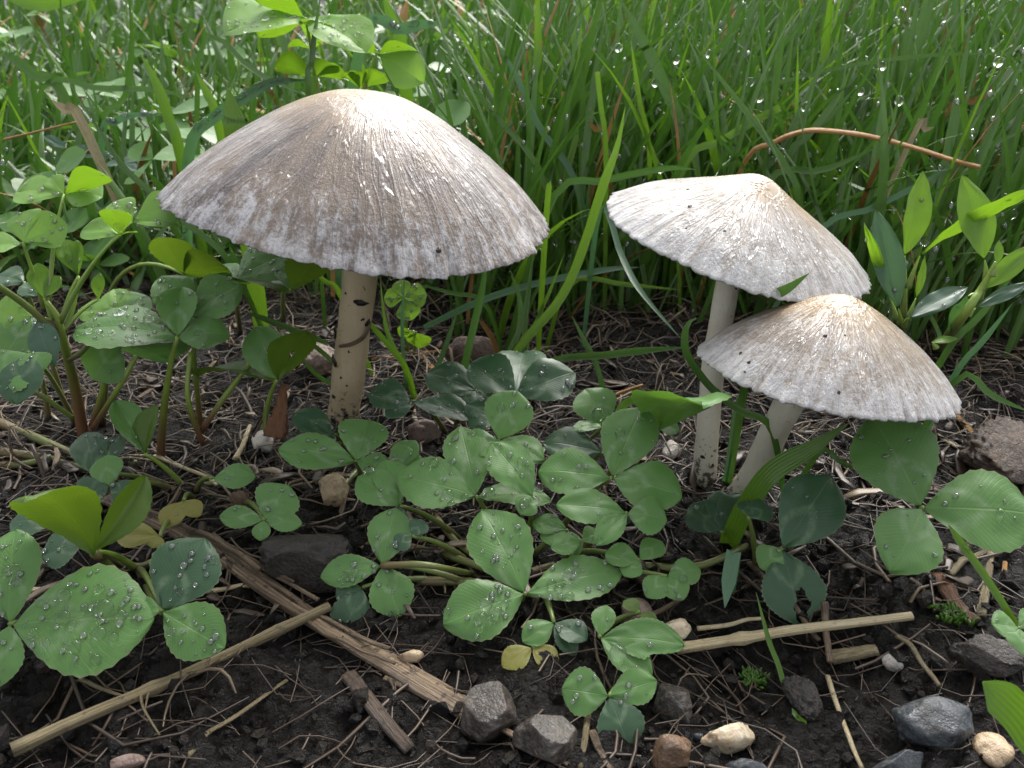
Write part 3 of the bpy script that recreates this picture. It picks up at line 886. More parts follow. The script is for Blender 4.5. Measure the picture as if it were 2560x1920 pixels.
plant('clover_plant', 'clover plant with droplet-covered leaflets in front of the dense tuft', 'clover', (1260, 1500), [
    (1313, 1484, 6.45, 28, 0, [(1205, 1272, 152, 6), (1108, 1562, 146, 4), (1556, 1428, 112, 6, dict(tilt=18))]),
    (955, 1414, 6.9, 34, 0, [(990, 1270, 104, 8), (800, 1442, 76, 6), (1000, 1542, 110, 6)]),
    (905, 1468, 6.75, 40, 0, [(858, 1594, 96, 6, DK), (840, 1500, 70, 6, DK)]),
    (1385, 1556, 6.15, 26, 0, [(1306, 1604, 66, 6), (1468, 1600, 60, 10, dict(mat='clover_dark', tilt=10)), (1440, 1640, 50, 8, DK)]),
    (1668, 1440, 6.6, 22, 0, [(1752, 1424, 66, 6), (1616, 1492, 66, 6), (1708, 1500, 60, 6)]),
    (1030, 1340, 7.1, 30, 0, [(1060, 1300, 50, 8, dict(mat='clover_dark')), (985, 1370, 46, 8, DK)]),
], 'clover', drops=1.8, stolons=[([(955, 1414, 6.9), (1060, 1412, 6.75), (1180, 1440)], 0.042)], host='clover in front of the dense tuft')
plant('clover_plant', 'small clover sprig over the stones, three round leaflets and two yellowing ones', 'clover', (1520, 1700), [
    (1523, 1740, 5.35, 34, 0, [(1404, 1722, 118, 4), (1642, 1700, 90, 4), (1574, 1872, 114, 4, DK)]),
    (1500, 1592, 5.9, 22, -8, [(1630, 1690, 72, 10), (1712, 1612, 66, 8, dict(bite=[(0.72, 0.9, 0.17)])), (1516, 1512, 58, 8)]),
    (1330, 1618, 5.95, 20, 0, [(1256, 1668, 62, 6, dict(mat='clover_yellow', drops=0)), (1394, 1662, 56, 6, dict(mat='clover_yellow', bite=[(0.95, -0.6, 0.2)]))]),
    (1600, 1530, 6.15, 10, 0, [(1560, 1500, 36, 8, YG), (1640, 1560, 30, 12, YG)]),
], 'clover', host='small clover sprig over the stones')
# ---- clover on the right
plant('clover_plant', 'large pale green clover leaf beside the low mushroom, three broad leaflets', 'clover', (2300, 1330), [
    (2306, 1268, 7.0, 42, -4, [(2178, 1040, 205, 5), (2228, 1428, 180, 8, dict(tilt=30, roll=8)), (2596, 1290, 190, 4, dict(tilt=30))], dict(r=0.055)),
], 'clover', drops=0.35, host='large pale clover leaf')
plant('clover_plant', 'dark clover plant at the foot of the white stems, one leaflet eaten through', 'clover', (1960, 1420), [
    (1955, 1372, 6.95, 38, 0, [(2080, 1190, 165, 6), (1900, 1420, 84, 8, dict(mat='clover')), (2000, 1562, 150, 8, dict(bite=[(0.80, -0.25, 0.24), (0.95, -0.1, 0.22)]))]),
    (1800, 1330, 7.6, 30, 0, [(1726, 1262, 90, 6), (1860, 1235, 84, 6), (1800, 1225, 70, 6)]),
    (1870, 1290, 7.3, 20, 0, [(1866, 1250, 50, 6), (1930, 1270, 60, 8)]),
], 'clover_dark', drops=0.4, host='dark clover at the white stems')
plant('clover_plant', 'small pale clover sprig at the edge of the bare soil', 'clover', (2540, 1600), [
    (2548, 1570, 5.95, 20, 10, [(2480, 1560, 66, 6), (2560, 1640, 80, 8), (2590, 1530, 60, 6)]),
], 'clover', drops=0.5, host='small pale sprig by the bare soil')
# ---- clover on the lower left
plant('clover_plant', 'clover leaf with one very large leaflet covered in fat droplets', 'clover', (30, 1600), [
    (24, 1560, 5.75, 34, 6, [(384, 1545, 262, 4, dict(drops=3.2)), (40, 1322, 150, 8, dict(drops=1.6)), (-10, 1720, 110, 6)], dict(r=0.05)),
], 'clover', host='very large clover leaflet group')
plant('clover_plant', 'clover stem with two wet round leaflets and two upright yellow-green young ones', 'clover', (400, 1470), [
    (404, 1528, 5.95, 36, 0, [(512, 1345, 165, 6, dict(mat='clover_dark', drops=2.0)), (560, 1620, 150, 6, dict(drops=1.8)), (330, 1520, 60, 8)], dict({'from': (345, 1415)})),
    (237, 1380, 6.6, -58, -16, [(60, 1240, 120, 14, dict(mat='clover_young', drops=0.1, curl=0.3)), (366, 1188, 66, 40, dict(mat='clover_young', tilt=-30, roll=40, drops=0))], dict({'from': (345, 1420), 'r': 0.05, 'smat': 'stalk_light'})),
    (140, 1305, 7.2, 20, 0, [(24, 1306, 80, 6, DK), (100, 1270, 50, 8, DK)]),
    (205, 1360, 6.8, 24, 0, [(104, 1392, 82, 6, DK), (190, 1310, 60, 6, DK)]),
], 'clover', stolons=[([(237, 1385, 6.6), (290, 1410), (350, 1425), (420, 1395), (470, 1372)], 0.055), ([(345, 1425), (370, 1480), (404, 1530, 5.95)], 0.045)], host='clover beside the very large leaflet')
plant('clover_plant', 'low clover plant with small round leaflets among reddish roots', 'clover', (470, 1200), [
    (275, 1215, 8.0, 40, 0, [(264, 1138, 82, 6, dict(drops=0.4)), (180, 1250, 76, 6, DK), (330, 1240, 60, 10, DK)]),
    (530, 1195, 8.1, 26, 0, [(638, 1192, 62, 6)]),
    (660, 1300, 7.4, 38, 0, [(720, 1212, 110, 6), (548, 1290, 56, 6), (650, 1352, 44, 8), (755, 1310, 50, 8)]),
    (362, 1135, 8.55, 20, 0, [(288, 1000, 78, 30, dict(tilt=30, roll=20)), (390, 1010, 56, 20, dict(tilt=50, roll=-30, mat='clover_young'))], dict(smat='stalk_light')),
    (240, 1190, 8.3, 16, 0, [(215, 1080, 50, 10, DK), (300, 1085, 60, 10, DK)]),
    (460, 1250, 7.75, 20, 0, [(410, 1320, 56, 8, dict(mat='clover_yellow')), (500, 1290, 50, 8, dict(mat='clover_yellow'))]),
    (400, 1340, 7.0, 16, 0, [(290, 1342, 60, 6, dict(mat='clover_yellow', drops=0)), (380, 1370, 40, 8, dict(mat='clover_yellow', drops=0))]),
], 'clover', stolons=[([(0, 1066), (110, 1112), (233, 1165)], 0.075), ([(0, 1138), (100, 1150), (226, 1180), (345, 1165)], 0.065), ([(310, 1145), (400, 1150), (520, 1200)], 0.035), ([(430, 1230), (520, 1215), (640, 1205)], 0.04),
    ([(0, 1170), (60, 1168), (130, 1150)], 0.06)], host='low clover among the reddish roots')
# ---- tall clover on the left
plant('clover_plant', 'tall clover plant on brown stalks, droplets hanging from its top leaflets', 'clover', (420, 1130), [
    (444, 842, 9.2, 20, 4, [(186, 822, 112, 8, dict(tilt=6, drops=3.0)), (575, 838, 84, 14, dict(tilt=24)), (455, 716, 112, 30, dict(tilt=44))], {'from': (400, 1150), 'r': 0.065, 'smat': 'stalk_red'}),
    (480, 790, 9.5, 34, 0, [(602, 712, 106, 8, dict(roll=-10)), (400, 690, 100, 8, dict(roll=12)), (470, 830, 70, 10)], {'from': (505, 1100), 'smat': 'stalk_red'}),
    (300, 860, 9.4, 40, 0, [(230, 948, 118, 6, dict(tilt=60)), (410, 900, 76, 10, dict(tilt=-36, mat='clover_dark')), (300, 770, 80, 8)], {'from': (245, 1060), 'smat': 'stalk_red'}),
    (300, 790, 9.9, 26, 0, [(195, 775, 60, 8, dict(mat='sorrel', drops=2)), (285, 722, 74, 8, dict(mat='sorrel')), (372, 740, 70, 8)], {'from': (255, 1060)}),
    (692, 950, 9.25, -40, 0, [(768, 826, 96, 10, dict(mat='clover_young', drops=0, roll=-30, tilt=-62, bite=[(0.45, -0.1, 0.07)])), (498, 932, 42, 16, dict(mat='clover_young', tilt=-16, drops=0)), (640, 815, 105, 8, dict(tilt=52, drops=0.2))], {'from': (655, 1090), 'smat': 'stalk_light'}),
    (727, 724, 10.3, -30, 0, [(618, 705, 50, 12, dict(mat='clover_young', drops=0, tilt=-14)), (818, 640, 88, 12, dict(mat='clover_young', drops=0, roll=-30, tilt=-50)), (720, 660, 60, 10, dict(tilt=10, drops=0))], {'from': (708, 800), 'smat': 'stalk_light'}),
    (590, 700, 10.6, 8, 0, [(740, 628, 106, 6, dict(tilt=24, drops=2)), (525, 690, 60, 8, dict(drops=2)), (560, 660, 50, 8)], {'from': (600, 830)}),
    (458, 684, 10.6, -66, 0, [(398, 592, 92, 12, dict(mat='clover_young', drops=0)), (570, 668, 80, 12, dict(mat='clover_young', drops=0, tilt=-48))], {'from': (260, 760), 'smat': 'stalk_light'}),
], 'clover', srad=0.05, host='tall clover on brown stalks')
plant('clover_plant', 'shaded clover leaves under the sorrel stem, two large round leaflets in view', 'clover', (120, 1040), [
    (70, 880, 8.6, 36, 0, [(-30, 970, 130, 6), (40, 1010, 110, 6, DK), (90, 940, 110, 6)], {'from': (190, 1060)}),
    (80, 790, 9.6, 44, 0, [(10, 900, 120, 8), (-20, 780, 90, 8, dict(mat='sorrel')), (60, 860, 90, 8, DK)]),
    (60, 705, 10.4, 20, 0, [(-10, 690, 60, 8, DK), (90, 740, 60, 8, DK)]),
], 'clover', host='shaded clover under the sorrel')
# ---- wood sorrel on the left
plant('wood_sorrel', 'light green wood sorrel with heart-shaped leaflets on a reddish-brown stem', 'sorrel', (215, 1110), [
    (56, 606, 9.3, 40, 6, [(75, 522, 76, 10, dict(roll=-20)), (166, 560, 96, 12, dict(tilt=58)), (-20, 618, 50, 14, dict(tilt=20)), (160, 600, 26, 10, dict(tilt=4))], {'from': (110, 770, 9.4)}),
    (160, 486, 9.9, 26, 0, [(36, 480, 74, 10), (255, 490, 76, 12, dict(tilt=22)), (126, 440, 52, 10, dict(tilt=40)), (266, 434, 56, 14, dict(tilt=-50, mat='weed', drops=0))], {'from': (122, 765, 9.2)}),
    (330, 556, 9.7, 30, 0, [(448, 512, 88, 10, dict(tilt=44)), (290, 500, 76, 10), (452, 562, 30, 10, dict(tilt=6))], {'from': (150, 812, 9.22)}),
    (300, 588, 9.3, -40, 0, [(278, 522, 74, 14, dict(mat='weed', tilt=-64)), (204, 572, 60, 10, dict(tilt=26)), (344, 580, 30, 12, dict(mat='weed', tilt=-14))], {'from': (152, 806, 9.2)}),
    (110, 745, 9.2, 50, 0, [(92, 658, 56, 10, dict(mat='weed', kind='spoon')), (150, 690, 40, 10, dict(kind='spoon', mat='weed'))], {'from': (130, 800, 9.2)}),
    (196, 690, 9.6, 50, 0, [(190, 600, 46, 26, dict(mat='weed', kind='spoon')), (160, 600, 50, 20, dict(mat='weed'))], {'from': (150, 822, 9.2)}),
    (245, 750, 9.6, 60, 0, [(250, 684, 32, 12, dict(mat='weed', kind='spoon'))], {'from': (156, 834, 9.2)}),
    (92, 800, 9.1, 40, 0, [(136, 915, 34, 10, dict(kind='lance', mat='weed_dark'))], {'from': (130, 800, 9.2)}),
], 'sorrel', 'heart', 'stalk_light', stolons=[], srad=0.034, drops=1.2, host='wood sorrel with the reddish stem')
sr = [o for o in COL.objects if o.name.startswith('wood_sorrel') and o.type == 'EMPTY'][0]
SB = G(215, 1110)
for pts, r0, r1, mt in (([(214, 1112, SB.y), (186, 960, SB.y - .1), (165, 880, 9.25), (146, 800, 9.2), (116, 752, 9.2)], 0.10, 0.035, 'stalk_red'),
                        ([(150, 840, 9.2), (60, 760, 9.0), (-20, 705, 8.8)], 0.055, 0.045, 'stalk'),
                        ([(172, 900, 9.25), (205, 880, 9.2), (240, 840, 9.25), (300, 790, 9.6)], 0.045, 0.035, 'stalk'),
                        ([(154, 838, 9.2), (182, 770, 9.4), (196, 690, 9.6)], 0.05, 0.025, 'stalk_light'),
                        ([(230, 1062, SB.y), (256, 980, 9.4), (268, 870, 9.5)], 0.055, 0.05, 'stalk_red'),
                        ([(232, 1070, SB.y - .2), (290, 980, 9.2), (340, 890, 9.3)], 0.05, 0.04, 'stalk_red'),
                        ([(508, 1110, 9.3), (470, 1000, 9.2), (476, 880, 9.4)], 0.045, 0.04, 'stalk_red'),
                        ([(505, 1075, 9.3), (570, 980, 9.4), (640, 890, 9.5)], 0.05, 0.04, 'stalk_red'),
                        ([(54, 962, 8.6), (120, 1000, 8.7), (182, 1045, 8.9)], 0.04, 0.035, 'stalk')):
    pp = smooth_path([at_y(*q) for q in pts], 14)
    v, f, uv = tube(pp, [(r0 + (r1 - r0) * i / 14) * 0.74 for i in range(15)], 9, 1.0, True, 0.10, r0)
    mesh_obj('stem', v, f, MT[mt], SB, sr, uv).parent = sr
for o in list(sr.children):
    if o.name.startswith('stem'):                     # meshes were made about SB; move them to the sorrel's own origin
        o.location = SB * S - sr.location
# ---- sorrel behind the big cap
plant('wood_sorrel', 'tall yellow-green wood sorrel with droplets, growing behind the largest cap', 'sorrel', (905, 560), [
    (764, 44, 14.2, 10, 0, [(560, 78, 92, 12, dict(tilt=14, drops=3)), (636, -14, 60, 16, dict(tilt=-40, mat='weed', drops=0)), (915, 128, 100, 14, dict(tilt=20, drops=3)), (650, 92, 40, 10, dict(tilt=-30, mat='weed', drops=0))], {'from': (800, 260, 14.4)}),
    (944, 132, 13.8, -30, 0, [(1058, 208, 98, 10, dict(tilt=56, roll=-6, drops=0)), (1040, 122, 30, 10, dict(tilt=-20, mat='weed')), (905, 120, 44, 14, dict(tilt=-40, mat='weed'))], {'from': (902, 260, 13.9)}),
    (790, 190, 14.3, -40, 0, [(682, 170, 62, 22, dict(mat='weed', drops=0)), (832, 158, 60, 14, dict(mat='weed', drops=0)), (868, 186, 40, 14, dict(mat='weed'))], {'from': (800, 300, 14.4)}),
    (900, 222, 13.9, -40, 0, [(890, 176, 44, 16, dict(mat='weed', drops=0)), (970, 188, 50, 16, dict(mat='weed', drops=0)), (868, 180, 30, 16, dict(mat='weed'))], {'from': (890, 320, 13.9)}),
    (780, 120, 14.9, -20, 0, [(720, 116, 60, 14, dict(mat='weed')), (830, 60, 70, 14, dict(drops=2))], {'from': (800, 300, 14.9)}),
], 'sorrel', 'heart', 'stalk_light', srad=0.045, host='tall sorrel behind the largest cap')
plant('wood_sorrel', 'little sorrel leaf with big droplets behind the tall mushroom stem', 'sorrel', (1030, 880), [
    (1010, 745, 11.6, 60, 0, [(1000, 700, 46, 8), (1066, 735, 58, 8), (1028, 800, 60, 8), (960, 745, 46, 8)], {'from': (1020, 880)}),
    (1040, 830, 11.4, -50, 0, [(1050, 870, 60, 14, dict(mat='weed')), (1000, 840, 50, 14, dict(mat='weed'))], {'from': (1036, 890)}),
], 'sorrel', 'heart', 'stalk_light', srad=0.035, drops=3, host='little sorrel behind the tall stem')
# ---- lance-leaved weeds on the right
plant('broadleaf_weed', 'upright weed with narrow lance-shaped leaves behind the low mushroom', 'weed', (2262, 830), [
    (2262, 640, 9.7, 66, 8, [(2308, 428, 78, 22, dict(mat='weed'))], {'from': (2258, 790, 9.7), 'r': 0.05}),
    (2246, 772, 9.5, 66, -10, [(2190, 524, 80, 14)], {'from': (2250, 810, 9.6)}),
    (2272, 796, 9.3, 30, 0, [(2420, 716, 60, 12, dict(drops=1.0))], {'from': (2260, 815, 9.5)}),
    (2290, 745, 9.8, 70, 10, [(2312, 640, 26, 10, dict(mat='weed'))], {'from': (2270, 800, 9.7)}),
    (2225, 745, 9.9, -40, 0, [(2160, 560, 26, 12, dict(mat='weed'))], {'from': (2240, 800, 9.8)}),
], 'weed_dark', 'lance', 'stalk_light', drops=0.3, curl=0.05, host='lance-leaved weed behind the low mushroom')
plant('broadleaf_weed', 'yellow-green weed with a thick leaning stem and long pointed leaves at the lawn edge', 'weed', (2345, 880), [
    (2462, 650, 8.9, 62, 4, [(2408, 438, 100, 10, dict(drops=0.2))], {'from': (2465, 700, 8.9)}),
    (2462, 722, 8.8, 50, -10, [(2590, 610, 54, 12)], {'from': (2450, 745, 8.9)}),
    (2300, 640, 9.6, -44, 0, [(2590, 470, 56, 12, dict(mat='weed'))], {'from': (2270, 720, 9.6)}),
    (2440, 770, 8.9, 40, 0, [(2580, 705, 36, 12, dict(mat='weed_dark', drops=1))], {'from': (2420, 790, 8.9)}),
    (2420, 740, 8.8, -30, 0, [(2372, 835, 34, 12, dict(mat='weed_dark'))], {'from': (2440, 740, 8.9)}),
    (2492, 660, 8.8, 60, 0, [(2498, 600, 26, 14)], {'from': (2480, 690, 8.8)}),
    (2330, 856, 9.0, 20, 0, [(2395, 846, 26, 10)], {'from': (2340, 870, 9.0)}),
], 'weed', 'lance', 'stalk_light', drops=0.3, curl=0.05, stolons=[([(2343, 884), (2400, 800, 9.0), (2455, 720, 8.85), (2490, 655, 8.8)], 0.085)], host='yellow-green weed at the lawn edge')
plant('broadleaf_weed', 'low weed with dull green pointed leaves left of the largest cap', 'weed', (230, 520), [
    (165, 372, 17.5, 30, 0, [(290, 396, 44, 12), (185, 452, 62, 16, dict(tilt=60)), (110, 340, 30, 12)], {'from': (200, 470)}),
    (300, 410, 16.8, 16, 0, [(362, 392, 40, 12), (262, 412, 36, 12), (350, 430, 40, 12)], {'from': (280, 520)}),
    (440, 290, 19.0, 20, 0, [(498, 252, 40, 12), (400, 270, 40, 12)], {'from': (430, 400)}),
], 'weed_dark', 'lance', 'stalk', drops=1.0, curl=0.05, host='dull weed left of the largest cap')
# ================================================================ grass
def blade_mesh(path, w, seed=0.0, tip=True, side=None, vfold=0.35, nseg=None):
    """a folded ribbon along path (cm)"""
    n = len(path) - 1
    vs_, uv, fs = [], [], []
    view = (CAMP - path[n // 2]).normalized()
    for i, p in enumerate(path):
        t = i / n
        d = (path[min(i + 1, n)] - path[max(i - 1, 0)]).normalized()
        s = side if side is not None else d.cross(view)
        s = (s - d * s.dot(d)).normalized()
        up = s.cross(d)
        tw = 0.5 * noise.noise(V((t * 1.3, seed, 0)))
        s2 = s * math.cos(tw) + up * math.sin(tw)
        up2 = up * math.cos(tw) - s * math.sin(tw)
        k = (0.75 + 0.25 * min(1, t * 5)) * (min(1.0, ((1 - t) * 3.2)) ** 0.8 if tip else 1.0)
        hw = 0.5 * w * max(k, 0.03)
        vs_ += [p - s2 * hw + up2 * (hw * vfold), p, p + s2 * hw + up2 * (hw * vfold)]
        uv += [(0, t * (1.0 if tip is not False else .9)), (0.5, t), (1, t)]
    for i in range(n):
        a = i * 3
        fs += [(a, a + 1, a + 4, a + 3), (a + 1, a + 2, a + 5, a + 4)]
    return vs_, fs, uv
BLADES = []                                          # paths for droplets
def blade(label, pts, wpx, mat='grass', group=None, y0=None, y1=None, tip=True, name='grass_blade', cat='grass blade', root=True, droplets=0, thick=0):
    """pts: photo pixels from root to tip; y0, y1: how far from the camera the two ends stand (cm)"""
    if y0 is None: y0 = G(*pts[0]).y
    if y1 is None: y1 = y0
    m = len(pts) - 1
    cum = [0.0]
    for a, b in zip(pts, pts[1:]): cum.append(cum[-1] + math.hypot(b[0] - a[0], b[1] - a[1]))
    pp = [at_y(u, v, y0 + (y1 - y0) * (cum[i] / cum[-1])) for i, (u, v) in enumerate(pts)]
    for p in pp:
        g = gz(p.x, p.y) + 0.02
        if p.z < g: p.z = g
    w = px(pp[m // 2], wpx)
    if root and pp[0].z > gz(pp[0].x, pp[0].y) + 0.12:
        d = (pp[0] - pp[1]).normalized()
        foot = pp[0] + V((d.x, 0, 0)) * min(0.8, pp[0].z * 0.4) + V((0, 0.15, 0))
        pp = [drop_to_ground(foot, 0.08)] + pp
    path = smooth_path(pp, max(10, 5 * m))
    sd = hash(label) % 97 * 0.31 if False else (pts[0][0] * 0.013 + pts[0][1] * 0.007)
    if thick:
        v, f, uv = tube(path, [w / 2 * (1 - 0.3 * i / (len(path) - 1)) for i in range(len(path))], 8, thick, True, 0.06, sd)
    else:
        v, f, uv = blade_mesh(path, w, sd, tip)
    o = mesh_obj(name, v, f, MT[mat], path[0], None, uv, True, {'var': [(sd * 7.3) % 1.0] * len(v)})
    tag(o, label, cat, group)
    BLADES.append((path, w, droplets, v))
    return o
BG = 'grass blades of the lawn behind the mushrooms'
